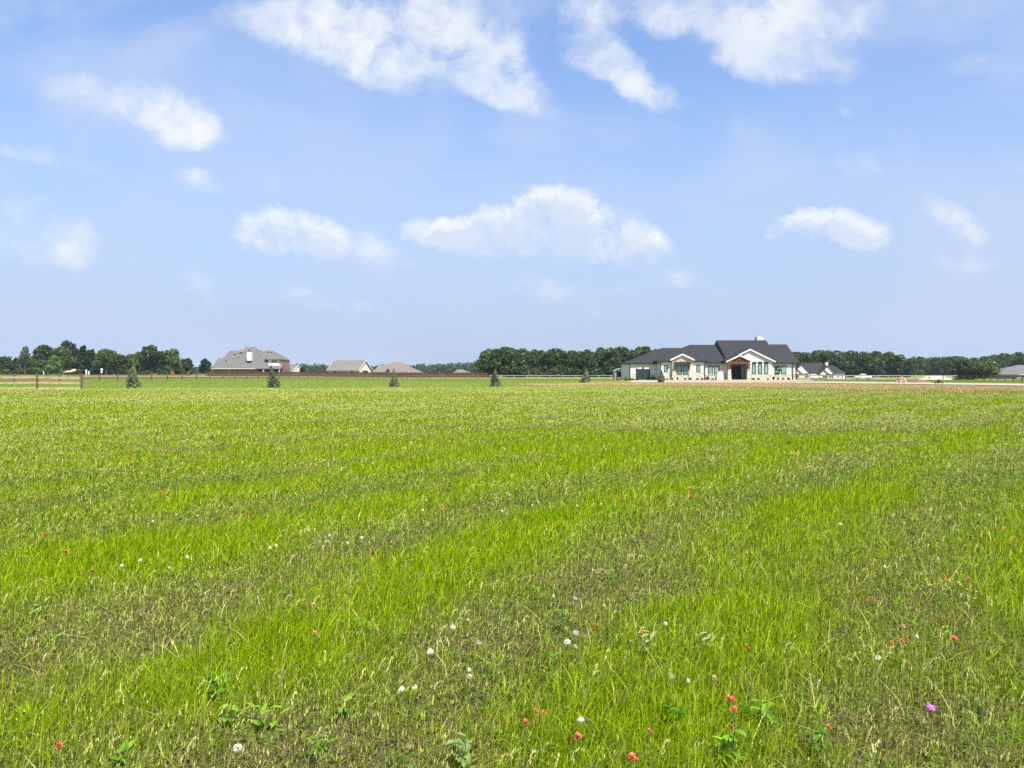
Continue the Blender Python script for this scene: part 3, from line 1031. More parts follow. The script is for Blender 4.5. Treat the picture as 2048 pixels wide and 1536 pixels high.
# ------------------------------------------------------------------ grey storage shed with an open front
def storage_shed():
    Y = 156.0

    def X(zx):
        return at(1230 + zx / 5.12, 0, Y)[0]

    def Z(zy):
        return at(0, 650 + zy / 5.12, Y)[2]
    x0, x1 = X(10), X(122)
    xm = (x0 + x1) / 2
    z0 = h(xm, Y)
    t = thing('storage_shed', 'small grey open-fronted storage shed left of the white house', 'shed', (xm, Y, z0))
    zt, zp = Z(468), Z(440)
    w = .07
    MB().box(x0, x0 + w, Y, Y + 3, z0 - .1, zt).box(x1 - w, x1, Y, Y + 3, z0 - .1, zt).box(x0 + w, x1 - w, Y + 3 - w, Y + 3, z0 - .1, zt)\
        .box(x0 + w, x0 + .22, Y - .01, Y + .06, z0 - .1, zt).box(x1 - .22, x1 - w, Y - .01, Y + .06, z0 - .1, zt).build('wall', M['galv'], t)
    r = MB()
    o = .15
    r.slab([(x0 - o, Y - .3, zt), (xm, Y - .3, zp), (xm, Y + 3.2, zp), (x0 - o, Y + 3.2, zt)][::-1], .06)
    r.slab([(xm, Y - .3, zp), (x1 + o, Y - .3, zt), (x1 + o, Y + 3.2, zt), (xm, Y + 3.2, zp)][::-1], .06)
    ro = r.build('roof', M['galv'], t)
    MB().prism([(x0, Y - .05, zt - .07), (x1, Y - .05, zt - .07), (xm, Y - .05, zp - .08)], [(x0, Y - .012, zt - .07), (x1, Y - .012, zt - .07), (xm, Y - .012, zp - .08)]).build('gable', M['galv'], t)
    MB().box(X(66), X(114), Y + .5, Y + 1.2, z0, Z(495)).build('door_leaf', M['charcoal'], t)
    # a yellow garden cart and white sacks stand in and before it
    c = thing('garden_cart', 'small orange yellow garden cart parked in the open shed', 'cart', (X(42), Y - .2, z0))
    xa, xb = X(28), X(62)
    MB().prism([(xa + .12, Y - .5, z0 + .22), (xb - .12, Y - .5, z0 + .22), (xb - .12, Y + .3, z0 + .22), (xa + .12, Y + .3, z0 + .22)],
               [(xa, Y - .6, z0 + .62), (xb, Y - .6, z0 + .62), (xb, Y + .4, z0 + .62), (xa, Y + .4, z0 + .62)]).build('tub', M['yellow'], c)
    for x in (xa + .1, xb - .1):
        MB().tube((x - .05, Y - .35, z0 + .2), (x + .05, Y - .35, z0 + .2), .2, .2, 12).build('wheel', M['rubber'], c)
    MB().beam((xb - .1, Y - .1, z0 + .5), (xb + .45, Y - .1, z0 + .85), .04, .04).build('handle', M['black'], c)
    b = MB()
    for k, (zx, hh) in enumerate(((70, .35), (88, .42), (104, .3))):
        x = X(zx)
        b.prism([(x - .3, Y - 1.4, z0 - .03), (x + .3, Y - 1.4, z0 - .03), (x + .32, Y - .8, z0 - .03), (x - .3, Y - .8, z0 - .03)],
                [(x - .2, Y - 1.3, z0 + hh), (x + .24, Y - 1.25, z0 + hh * .8), (x + .2, Y - .95, z0 + hh), (x - .22, Y - .9, z0 + hh * .85)])
        s = b.build('sack', M['carwhite'])
        b = MB()
        tag(s, ('white sack slumped before the shed, nearest its middle', 'largest white sack before the shed, between two others', 'white sack at the end next to the garage wall')[k], 'sack', 'sacks before the shed')


storage_shed()


def utility_box():
    Y = 132.0
    x0, x1 = at(1259.5, 0, Y)[0], at(1271, 0, Y)[0]
    xm = (x0 + x1) / 2
    z0 = h(xm, Y)
    t = thing('utility_box', 'low black utility box at the corner of the driveway', 'utility box', (xm, Y, z0))
    zt = at(0, 757.2, Y)[2]
    MB().box(x0, x1, Y, Y + .8, z0 - .1, zt - .08).build('body', M['black'], t)
    MB().prism([(x0 - .04, Y - .04, zt - .076), (x1 + .04, Y - .04, zt - .076), (x1 + .04, Y + .84, zt - .076), (x0 - .04, Y + .84, zt - .076)],
               [(x0 + .03, Y + .03, zt), (x1 - .03, Y + .03, zt), (x1 - .03, Y + .77, zt), (x0 + .03, Y + .77, zt)]).build('lid', M['blackgloss'], t)


utility_box()


# bicycle-like arched rack standing on the slab beside the garage door
def hose_cart():
    Y = 140.9
    x = at(1230 + 400 / 5.12, 0, Y)[0]
    z0 = h(x, Y)
    t = thing('hose_cart', 'black wire hose cart by the right side of the garage door', 'hose cart', (x, Y, z0))
    pts = [(x + .32 * math.cos(a), Y, z0 + .62 + .40 * math.sin(a)) for a in np.linspace(0, math.pi, 9)]
    f = MB().path([(x + .32, Y, z0)] + pts + [(x - .32, Y, z0)], [.035] * 11, 6)
    f.build('frame', M['black'], t)
    MB().tube((x - .25, Y - .1, z0 + .4), (x + .25, Y - .1, z0 + .4), .17, .17, 12).build('reel', M['rubber'], t)
    for s in (-1, 1):
        MB().tube((x + s * .33, Y - .05, z0 + .15), (x + s * .41, Y - .05, z0 + .15), .15, .15, 12).build('wheel', M['rubber'], t)


hose_cart()


# ------------------------------------------------------------------ big brick house with grey hip roofs
def brick_house():
    Y = 286.0

    def X(zx, d=0.0):
        return at(400 + zx / 6.827, 0, Y + d)[0]

    def Z(zy, d=0.0):
        return at(0, 670 + zy / 6.827, Y + d)[2]
    z0 = h(-98, Y) - .4
    t = thing('house', 'two-storey red brick house under steep grey hip roofs', 'house', (X(650), Y, z0))

    def part(mb, n, m, p=t):
        return mb.build(n, m, p)
    ze = Z(455)
    # walls
    part(MB().box(X(150), X(760), Y + .5, Y + 14, z0, ze), 'wall', M['brick'])
    part(MB().box(X(755), X(1078), Y + 2.5, Y + 12, z0, ze), 'wall', M['brick'])
    part(MB().box(X(1066), X(1080), Y + 1.6, Y + 11.5, ze - .2, Z(338)), 'upper_wall', M['bricksunlit'])
    part(MB().box(X(880), X(1065), Y + 2.0, Y + 11, ze - .2, Z(338)), 'dormer_wall', M['white'])
    # roofs
    r = MB()
    hip_x(r, X(128), X(560), Y - .2, Y + 11, ze, Z(313, 5), X(222, 5), X(330, 5), Y + 5)
    part(r, 'roof', M['roof_grey'])
    r = MB()
    hip_x(r, X(170), X(800), Y + .1, Y + 15, ze + .02, Z(211, 7), X(378, 7), X(520, 7), Y + 7)
    part(r, 'roof', M['roof_grey'])
    r = MB()
    hip_x(r, X(505), X(860), Y - .5, Y + 17, ze + .04, Z(163, 8), X(592, 8), X(728, 8), Y + 8)
    hip_x(r, X(330), X(980), Y + 1.2, Y + 17.5, ze + .06, Z(200, 8.3), X(520, 8.3), X(800, 8.3), Y + 8.3)
    part(r, 'roof', M['roof_grey'])
    r = MB()
    hip_x(r, X(845), X(1092), Y + 1.2, Y + 12, Z(333), Z(202, 7.5), X(878, 7.5), X(946, 7.5), Y + 7.5)
    part(r, 'upper_roof', M['roof_grey'])
    r = MB()
    yb = Y + 4.5
    r.slab([(X(745), Y - 1.2, ze - .05), (X(1098), Y - 1.2, ze - .05), (X(1085), yb, Z(385)), (X(840), yb, Z(385))], .2)
    part(r, 'porch_roof', M['roof_grey'])
    r = MB()
    r.slab([(X(745), Y - .9, ze + .02), (X(900), Y - .9, ze + .02), (X(840), Y + 7, Z(230, 7)), (X(770), Y + 7, Z(215, 7))], .2)
    part(r, 'roof', M['roof_grey'])
    part(MB().box(X(128) - .1, X(745), Y - .7, Y - .55, ze - .25, ze - .02), 'gutter', M['cream'])
    # chimney
    xa, xb = X(600), X(656)
    co = part(MB().prism([(xa, Y + 1.0, Z(350)), (xb, Y + 1.0, Z(350)), (xb, Y + 2.8, Z(350)), (xa, Y + 2.8, Z(350))],
                         [(xa, Y + 1.0, Z(231)), (xb, Y + 1.0, Z(231)), (xb, Y + 2.8, Z(231)), (xa, Y + 2.8, Z(231))]), 'chimney', M['white'])
    part(MB().box(xa + .5, xb - .3, Y + 1.4, Y + 2.4, Z(231) + .004, Z(221)), 'flue', M['black'], co)
    # porch posts, windows
    for zx in (850, 960, 1068):
        x = X(zx)
        part(MB().box(x - .22, x + .22, Y - .9, Y - .5, z0, ze - .28), 'porch_post', M['cream'])
    part(MB().box(X(760), X(1060), Y + 2.30, Y + 2.49, z0, ze - .3), 'black_panel', M['black'])  # thin black panel across the wall behind the porch posts
    for zx0, zx1, zy0, zy1, d, gm in ((443, 497, 462, 520, .5, 'darkglass'), (660, 710, 466, 520, .5, 'darkglass'), (350, 372, 468, 520, .5, 'darkglass'),
                                      (928, 951, 344, 378, 2.0, 'black'), (955, 978, 344, 378, 2.0, 'black'), (982, 1005, 344, 378, 2.0, 'black'),
                                      (1036, 1056, 346, 400, 2.0, 'darkglass')):
        window(t, X(zx0), X(zx1), Z(zy1), Z(zy0), Y + d - .01, M[gm], M['cream'], .09)
    # roof vents
    for zx, zy in ((455, 240), (495, 283), (420, 302), (528, 219), (565, 222), (606, 210), (642, 180), (908, 216), (952, 216), (545, 358), (333, 350), (333, 425), (425, 428), (592, 430), (967, 262)):
        d = 1 + 6.0 * max(0, (455 - zy) / 290)
        x, z = X(zx, d), Z(zy, d)
        part(MB().prism([(x - .28, Y + d - .5, z - .35), (x + .28, Y + d - .5, z - .35), (x + .28, Y + d + .4, z - .35), (x - .28, Y + d + .4, z - .35)],
                        [(x - .22, Y + d - .4, z + .12), (x + .22, Y + d - .4, z + .12), (x + .22, Y + d + .4, z + .12), (x - .22, Y + d + .4, z + .12)]), 'roof_vent', M['palerail'] if zy < 310 else M['black'])


brick_house()


def simple_gable(name, label, cat, uc, vbase, Y, L, W, ze, zr, yaw, wallm, roofm, over=.5, wins=()):
    """Gabled building: ridge along local x; z values above its own base."""
    x = at(uc, 0, Y)[0]
    z0 = h(x, Y) - .2
    t = thing(name, label, cat, (x, Y, z0), rz=yaw)

    def lp(mb, n, m, p=t):
        return mb.build(n, m, p, local=True)
    lp(MB().prism([(-L / 2, -W / 2, 0), (-L / 2, W / 2, 0), (-L / 2, W / 2, ze), (-L / 2, 0, zr - .15), (-L / 2, -W / 2, ze)],
                  [(L / 2, -W / 2, 0), (L / 2, W / 2, 0), (L / 2, W / 2, ze), (L / 2, 0, zr - .15), (L / 2, -W / 2, ze)]), 'wall', wallm)
    k = (zr - ze) / (W / 2)
    o = over
    r = MB()
    r.slab([(-L / 2 - o, -W / 2 - o, ze - k * o), (L / 2 + o, -W / 2 - o, ze - k * o), (L / 2 + o, 0, zr), (-L / 2 - o, 0, zr)], .14)
    r.slab([(L / 2 + o, W / 2 + o, ze - k * o), (-L / 2 - o, W / 2 + o, ze - k * o), (-L / 2 - o, 0, zr), (L / 2 + o, 0, zr)], .14)
    ro = lp(r, 'roof', roofm)
    c = [(-W / 2 - o, ze - k * o + .02), (0, zr + .02), (W / 2 + o, ze - k * o + .02), (W / 2 + o, ze - k * o - .25), (0, zr - .25), (-W / 2 - o, ze - k * o - .25)]
    for sx in (-1, 1):
        xx = sx * (L / 2 + o)
        lp(MB().prism([(xx + sx * .004, a, b) for a, b in c], [(xx + sx * .06, a, b) for a, b in c]), 'rake_board', M['white'], ro)
    for (face, a, b, zz0, zz1) in wins:
        fo = MB()
        if face == 'front':
            fo.box(a, b, -W / 2 - .06, -W / 2 - .002, zz0, zz1)
            pa = MB().box(a + .1, b - .1, -W / 2 - .08, -W / 2 - .062, zz0 + .1, zz1 - .1)
        else:
            fo.box(L / 2 + .002, L / 2 + .06, a, b, zz0, zz1)
            pa = MB().box(L / 2 + .062, L / 2 + .08, a + .1, b - .1, zz0 + .1, zz1 - .1)
        f = lp(fo, 'window', M['white'])
        lp(pa, 'pane', M['darkglass'], f)
    return t


simple_gable('barn', 'cream gable-roofed barn with grey roof behind the brown fence', 'barn', 697, 752, 300, 14.2, 8.6, 2.55, 6.15, R(-24), M['cream'], M['roof_light'],
             .5, (('front', -4.6, -3.2, 1.0, 2.3), ('front', -1.6, -.2, 1.2, 1.9), ('front', 3.4, 4.8, 1.0, 2.3), ('end', -1.9, 1.9, 0.9, 2.2)))
simple_gable('garage', 'small cream garage with grey gable roof beside the brick house', 'garage', 584, 752, 310, 4.5, 5.6, 1.9, 4.4, R(-35), M['cream'], M['roof_light'], .35)


def hip_house(name, label, cat, pts, Y, dep, wallm, roofm, eave_v, wins=(), extra=()):
    """Low house with a hip roof; pts = (u left, u ridge start, u ridge end, u right, v ridge)."""
    ul, ua, ub, ur, vr = pts
    x0, x1 = at(ul, 0, Y)[0], at(ur, 0, Y)[0]
    xa, xb = at(ua, 0, Y + dep / 2)[0], at(ub, 0, Y + dep / 2)[0]
    ze, zr = at(0, eave_v, Y)[2], at(0, vr, Y + dep / 2)[2]
    z0 = h((x0 + x1) / 2, Y) - .3
    t = thing(name, label, cat, ((x0 + x1) / 2, Y, z0))
    MB().box(x0 + .5, x1 - .5, Y + .5, Y + dep - .5, z0, ze).build('wall', wallm, t)
    hip_x(MB(), x0, x1, Y, Y + dep, ze, zr, xa, xb).build('roof', roofm, t)
    fascia(MB(), x0, x1, Y, Y + dep, ze, .2, .08).build('gutter', M['cream'], t)
    for (u0, u1, va, vb) in wins:
        window(t, at(u0, 0, Y)[0], at(u1, 0, Y)[0], at(0, vb, Y)[2], at(0, va, Y)[2], Y + .49, M['darkglass'], M['white'], .1)
    for (ul2, ua2, ub2, ur2, vr2, ev2, yo) in extra:
        Y2 = Y + yo
        hip_x(MB(), at(ul2, 0, Y2)[0], at(ur2, 0, Y2)[0], Y2, Y2 + dep * .8, at(0, ev2, Y2)[2], at(0, vr2, Y2 + dep * .4)[2],
              at(ua2, 0, Y2 + dep * .4)[0], at(ub2, 0, Y2 + dep * .4)[0]).build('roof', roofm, t)
    return t


hip_house('house', 'low house with pinkish tan hip roof rising behind the brown fence', 'house', (750, 786, 796, 836, 723.5), 292, 17, M['tanbrick'], M['roof_tan'], 745.2,
          (), ((741, 758, 776, 810, 729, 745.3, -1.5),))
hip_house('house', 'small house with brown hip roof peeking over the fence end', 'house', (903.5, 916, 924, 941, 738.8), 320, 13, M['tanbrick'], M['roof_tan'], 746.2,
          (), ((918, 925, 931, 941.5, 742.5, 746.3, -1),))
hip_house('house', 'tan brick house with grey brown hip roof at the right edge', 'house', (2009, 2042, 2065, 2110, 730), 282, 16, M['tanbrick'], M['roof_grey'], 748.4,
          ((2022, 2028, 751, 756.5), (2052, 2060, 751, 756.5)), ((2009, 2022, 2034, 2050, 734.5, 748.6, -1.2),))


# ------------------------------------------------------------------ white farmhouse with dark roof and two gables
def farmhouse():
    Y = 298.0

    def X(zx, d=0.0):
        return at(1590 + zx / 10.24, 0, Y + d)[0]

    def Z(zy, d=0.0):
        return at(0, 700 + zy / 10.24, Y + d)[2]
    z0 = Z(610)
    xm = X(560)
    z0 = min(z0, h(xm, Y) - .1)
    t = thing('house', 'white farmhouse with dark roof and two front gables', 'house', (xm, Y, z0))

    def part(mb, n, m, p=t):
        return mb.build(n, m, p)
    ze = Z(478)
    part(MB().box(X(30), X(385), Y, Y + 11, z0, ze), 'wall', M['white'])
    part(MB().box(X(380), X(725), Y + 1.2, Y + 11, z0, ze), 'wall', M['cream'])
    part(MB().box(X(720), X(1078), Y + .1, Y + 11, z0, ze), 'wall', M['white'])
    r = MB()
    hip_x(r, X(-60), X(740), Y - .3, Y + 12, ze, Z(265, 6), X(150, 6), X(600, 6), Y + 6)
    part(r, 'roof', M['roof_dark'])
    r = MB()
    hip_x(r, X(560), X(1092), Y - .45, Y + 11.5, ze + .02, Z(318, 6), X(740, 6), X(850, 6), Y + 6)
    part(r, 'roof', M['roof_dark'])
    for xp_, zp_, hw, zev, yf in ((180, 283, 175, 462, -.9), (722, 312, 150, 475, -.8)):
        xp = X(xp_, yf)
        gable_front(t, xp, Z(zp_, yf), X(xp_ + hw, yf) - xp, Z(zev, yf), Y + yf, Y + 6, M['roof_dark'], M['black'], M['white'], .3, .3)
    xp = X(80, -1.4)
    gable_front(t, xp, Z(380, -1.4), X(190, -1.4) - xp, Z(470, -1.4), Y - 1.4, Y + 4, M['roof_dark'], M['black'], M['white'], .3, .28)
    xp = X(640, -1.6)
    gable_front(t, xp, Z(395, -1.6), X(750, -1.6) - xp, Z(490, -1.6), Y - 1.6, Y + 4, M['roof_dark'], M['black'], M['cream'], .3, .28)
    for zx in (558, 715):
        x = X(zx, -1.5)
        part(MB().box(x - .15, x + .15, Y - 1.3, Y - 1.0, z0, Z(488)), 'porch_post', M['black'])
    a0, a1 = X(580), X(665)
    part(MB().box(a0, a1, Y + .9, Y + 1.19, z0, Z(500)), 'door', M['door'])
    xa, xb = X(678, 5), X(728, 5)
    part(MB().box(xa, xb, Y + 5, Y + 6.2, Z(350, 5), Z(253, 5)), 'chimney', M['white'])
    for zx0, zx1, zy0, zy1, d in ((80, 112, 495, 575, 0), (262, 298, 495, 575, 0), (470, 488, 508, 540, 1.2), (755, 786, 495, 580, .1), (808, 838, 495, 580, .1),
                                  (923, 950, 512, 552, .1), (1008, 1034, 510, 552, .1), (168, 188, 358, 400, -.5), (710, 732, 375, 418, -.4)):
        window(t, X(zx0, d), X(zx1, d), Z(zy1, d), Z(zy0, d), Y + d - .01, M['darkglass'], M['black'], .08)
    return t


farmhouse()

# ------------------------------------------------------------------ fences


def rail_fence(label, posts, rails, ph, pmat, rmat, pw=.15, rw=.05, rh=.14, group='rail fences around the field', gaps=()):
    """Posts and rails; posts = [(x, y)], rails = heights above the ground."""
    x0, y0 = posts[0]
    t = thing('rail_fence', label, 'fence', (x0, y0, h(x0, y0)), group)
    P = [(x, y, h(x, y)) for x, y in posts]
    r_ = random.Random(len(posts))
    for (x, y, z) in P:
        w = pw / 2 * r_.uniform(.9, 1.15)
        k = r_.uniform(-.03, .03)
        m = MB()
        zt = z + ph * r_.uniform(.97, 1.04)
        m.prism([(x - w, y - w, z - .2), (x + w, y - w, z - .2), (x + w, y + w, z - .2), (x - w, y + w, z - .2)],
                [(x - w + k, y - w, zt - .03), (x + w + k, y - w, zt - .03), (x + w + k, y + w, zt - .03), (x - w + k, y + w, zt - .03)])
        m.prism([(x - w + k, y - w, zt - .03), (x + w + k, y - w, zt - .03), (x + w + k, y + w, zt - .03), (x - w + k, y + w, zt - .03)],
                [(x - w * .6 + k, y - w * .6, zt), (x + w * .6 + k, y - w * .6, zt), (x + w * .6 + k, y + w * .6, zt), (x - w * .6 + k, y + w * .6, zt)])
        m.build('post', pmat, t)
    for i, (a, b) in enumerate(zip(P[:-1], P[1:])):
        d = np.array([b[0] - a[0], b[1] - a[1]])
        L = np.linalg.norm(d)
        d = d / L
        for hh in rails:
            e = pw * .45
            j = r_.uniform(-.03, .03)
            j2 = r_.uniform(-.03, .03)
            MB().beam((a[0] + d[0] * e, a[1] + d[1] * e, a[2] + hh + j), (b[0] - d[0] * e, b[1] - d[1] * e, b[2] + hh + j2), rw, rh * r_.uniform(.85, 1.15)).build('rail', rmat, t)
    return t


def fence_line(k):
    return (105 * (-.634 + .01064 * k), 105 * (1 + .031 * k))


brown = [fence_line(k - .4) for k in range(-2, 36)] + [fence_line(35.4)]
cx, cy = fence_line(35.4)
brown += [(cx + 3.44 * i, cy) for i in range(1, 7)]
rail_fence('long weathered brown rail fence receding along the left of the field', brown, (.38, .88), 1.06, M['fence'], M['fence'], .16, .05, .15)
xs = brown[-1][0]
rail_fence('silver grey two-rail fence before the dark woodland', [(xs + .2 + 3.44 * i, cy) for i in range(0, 13)], (.42, .98), 1.12, M['palerail'], M['palerail'], .16, .05, .19)
near = [at(u, 760, y)[:2] for u, y in ((163, 60.0), (74, 59.5), (-15, 59.0), (-104, 58.5), (-193, 58))]
rail_fence('short three-rail fence corner with pale sunlit-toned rails, nearest at left', near, (.10, .50, .88), 1.08, M['fence'], M['rail'], .115, .07, .15)
pale = [(70.0 + 3.46 * i, 193.0) for i in range(0, 13)]
rail_fence('pale rail fence between the driveway and the white farmhouse', pale, (.55, 1.08), 1.2, M['palerail'], M['palerail'], .17, .05, .22)
ex, ey = pale[-1]
rail_fence('dark stained rail fence coming forward at the right edge', [(ex - .1 - .456 * i, ey - .3 - 3.41 * i) for i in range(0, 17)], (.5, 1.0), 1.12, M['darkrail'], M['darkrail'], .16, .05, .17)


def plank_fence():
    a, b = at(409, 0, 262), at(978, 0, 229)
    a, b = np.array(a[:2]), np.array(b[:2])
    n = 42
    t = thing('plank_fence', 'long dark brown solid plank fence before the brick house', 'fence', (a[0], a[1], h(a[0], a[1])))
    d = (b - a) / np.linalg.norm(b - a)
    L = np.linalg.norm(b - a)
    r_ = random.Random(5)
    for i in range(n + 1):
        p = a + d * L * i / n
        z = h(*p)
        MB().box(p[0] - .06, p[0] + .06, p[1] + .03, p[1] + .15, z - .2, z + 1.56).build('post', M['brownfence'], t)
    for i in range(n):
        m = MB()
        nb = 16
        top = 1.50 + r_.uniform(-.03, .03)
        for j in range(nb):
            p = a + d * L * (i + (j + .04) / nb) / n
            q = a + d * L * (i + (j + .96) / nb) / n
            z0, z1 = h(*p), h(*q)
            o = r_.uniform(0, .015)
            tt = top + r_.uniform(-.03, .03)
            m.prism([(p[0], p[1] - o, z0), (q[0], q[1] - o, z1), (q[0], q[1] + .02 - o, z1), (p[0], p[1] + .02 - o, z0)],
                    [(p[0], p[1] - o, z0 + tt), (q[0], q[1] - o, z1 + tt), (q[0], q[1] + .02 - o, z1 + tt), (p[0], p[1] + .02 - o, z0 + tt)])
        m.build('board_panel', M['brownfence'], t)


plank_fence()


# ------------------------------------------------------------------ trees
def leaf_quads(P, Nrm, size, r):
    n = len(P)
    a = np.cross(Nrm, r.normal(size=(n, 3)))
    a /= np.linalg.norm(a, axis=1, keepdims=True) + 1e-9
    b = np.cross(Nrm, a)
    s = size * r.uniform(.6, 1.35, (n, 1))
    e = r.uniform(.55, 1.0, (n, 1))
    q = np.stack([P - a * s, P - b * s * e, P + a * s, P + b * s * e], 1)
    return q.reshape(-1, 3)


def crown_points(lobes, per, r, shell=.55):
    P, Nn = [], []
    for (c, rad) in lobes:
        n = max(8, int(per))
        d = r.normal(size=(n, 3))
        d /= np.linalg.norm(d, axis=1, keepdims=True)
        rr = shell + (1.06 - shell) * r.random((n, 1)) ** .6
        # twiggy unevenness so that the outline is broken
        rr *= 1 + .16 * np.sin(d[:, :1] * 7 + c[0]) * np.cos(d[:, 1:2] * 6 + c[2] * 2) + .08 * r.normal(size=(n, 1))
        P.append(np.array(c) + d * rr * np.array(rad))
        nn = d * np.array([1, 1, 1]) + r.normal(size=(n, 3)) * .75
        Nn.append(nn / np.linalg.norm(nn, axis=1, keepdims=True))
    return np.concatenate(P), np.concatenate(Nn)


def quads_object(name, verts, mat, parent=None):
    n = len(verts) // 4
    me = np_mesh(name, verts, np.arange(n * 4), np.arange(n) * 4, mat)
    o = link(bpy.data.objects.new(name, me))
    if parent is not None:
        o.parent = parent
    return o


def make_lobes(Ht, W, base, style, r):
    L = []
    hc = Ht - base
    if style == 'round':
        n = 22
        for i in range(n):
            th, f = r.uniform(0, 2 * math.pi), r.random()
            zz = base + hc * (.12 + .72 * f)
            env = math.sqrt(max(.05, 1 - ((f - .38) / .66) ** 2))
            rad = W / 2 * env * r.uniform(.35, .72)
            k = W * r.uniform(.15, .23)
            L.append(((rad * math.cos(th), rad * math.sin(th), zz), (k, k, k * r.uniform(.65, .9))))
        L.append(((0, 0, base + hc * .5), (W * .30, W * .30, hc * .38)))
        L.append(((r.uniform(-.1, .1) * W, 0, Ht - hc * .14), (W * .18, W * .18, hc * .15)))
    elif style == 'tall':
        n = 24
        for i in range(n):
            th, f = r.uniform(0, 2 * math.pi), (i + r.random()) / n
            zz = base + hc * (.06 + .86 * f)
            env = .55 + .45 * math.sin(math.pi * min(1, f * 1.05)) if f < .6 else 1.15 - .75 * f
            rad = W / 2 * env * r.uniform(.3, .75)
            k = W * r.uniform(.14, .22) * (1.1 - .35 * f)
            L.append(((rad * math.cos(th), rad * math.sin(th), zz), (k, k, k * r.uniform(.8, 1.1))))
        L.append(((0, 0, base + hc * .45), (W * .26, W * .26, hc * .40)))
    elif style == 'wood':
        n = 26
        for i in range(n):
            th, f = r.uniform(0, 2 * math.pi), (i + r.random()) / n
            zz = base + hc * (.02 + .88 * f)
            env = .95 if f < .55 else 1.0 - .9 * (f - .55)
            rad = W / 2 * env * r.uniform(.35, .8)
            k = W * r.uniform(.14, .21)
            L.append(((rad * math.cos(th), rad * math.sin(th), zz), (k, k, k * r.uniform(.7, 1.0))))
        L.append(((0, 0, base + hc * .42), (W * .36, W * .36, hc * .42)))
    elif style == 'bush':
        for i in range(14):
            th, f = r.uniform(0, 2 * math.pi), r.random()
            rad = W / 2 * r.uniform(.2, .75) * (1 - .5 * f)
            k = W * r.uniform(.16, .24)
            L.append(((rad * math.cos(th), rad * math.sin(th), base + hc * (.15 + .62 * f)), (k, k, hc * .22)))
    elif style == 'open':
        for i in range(15):
            th, f = r.uniform(0, 2 * math.pi), r.random()
            rad = W / 2 * r.uniform(.3, .95) * (1 - .55 * f)
            k = W * r.uniform(.08, .14)
            L.append(((rad * math.cos(th), rad * math.sin(th), base + hc * (.05 + .9 * f)), (k, k, k * .7)))
    return L


def make_tree(name, label, cat, x, y, Ht, W, mat, style='round', seed=0, trunk=.18, leaf=.42, n=4200, group=None, tr=.035, z=None):
    r = np.random.default_rng(seed + 100)
    z = h(x, y) if z is None else z
    t = thing(name, label, cat, (x, y, z), group)
    base = Ht * trunk
    L = make_lobes(Ht, W, base, style, r)
    P, Nn = crown_points(L, n / len(L), r)
    P[:, 2] = np.maximum(P[:, 2], base * .55 if style not in ('bush', 'wood') else .05)
    zmax = P[:, 2].max()
    P[:, 2] *= Ht / zmax
    quads_object('crown', leaf_quads(P, Nn, leaf, r), mat, t)
    m = MB()
    r0 = Ht * tr
    lean = r.uniform(-.02, .02) * Ht
    m.path([(0, 0, -.25), (lean * .2, 0, base * .6), (lean * .5, 0, base * 1.3), (lean, 0, Ht * .62)], [r0 * 1.35, r0 * .9, r0 * .72, r0 * .2], 8)
    for (c, rad) in L[:7]:
        f = r.uniform(.8, 1.3)
        m.path([(lean * .4, 0, base * f), (c[0] * .5, c[1] * .5, base * f + (c[2] - base * f) * .55), c], [r0 * .45, r0 * .28, r0 * .1], 6)
    m.build('trunk', M['bark'], t, local=True)
    return t


def tree_at(name, label, cat, u0, u1, vtop, Y, mat, **kw):
    x = at((u0 + u1) / 2, 0, Y)[0]
    z = h(x, Y)
    Ht = at(0, vtop, Y)[2] - z
    W = (u1 - u0) / FPX * Y
    return make_tree(name, label, cat, x, Y, Ht, W, mat, z=z, **kw)


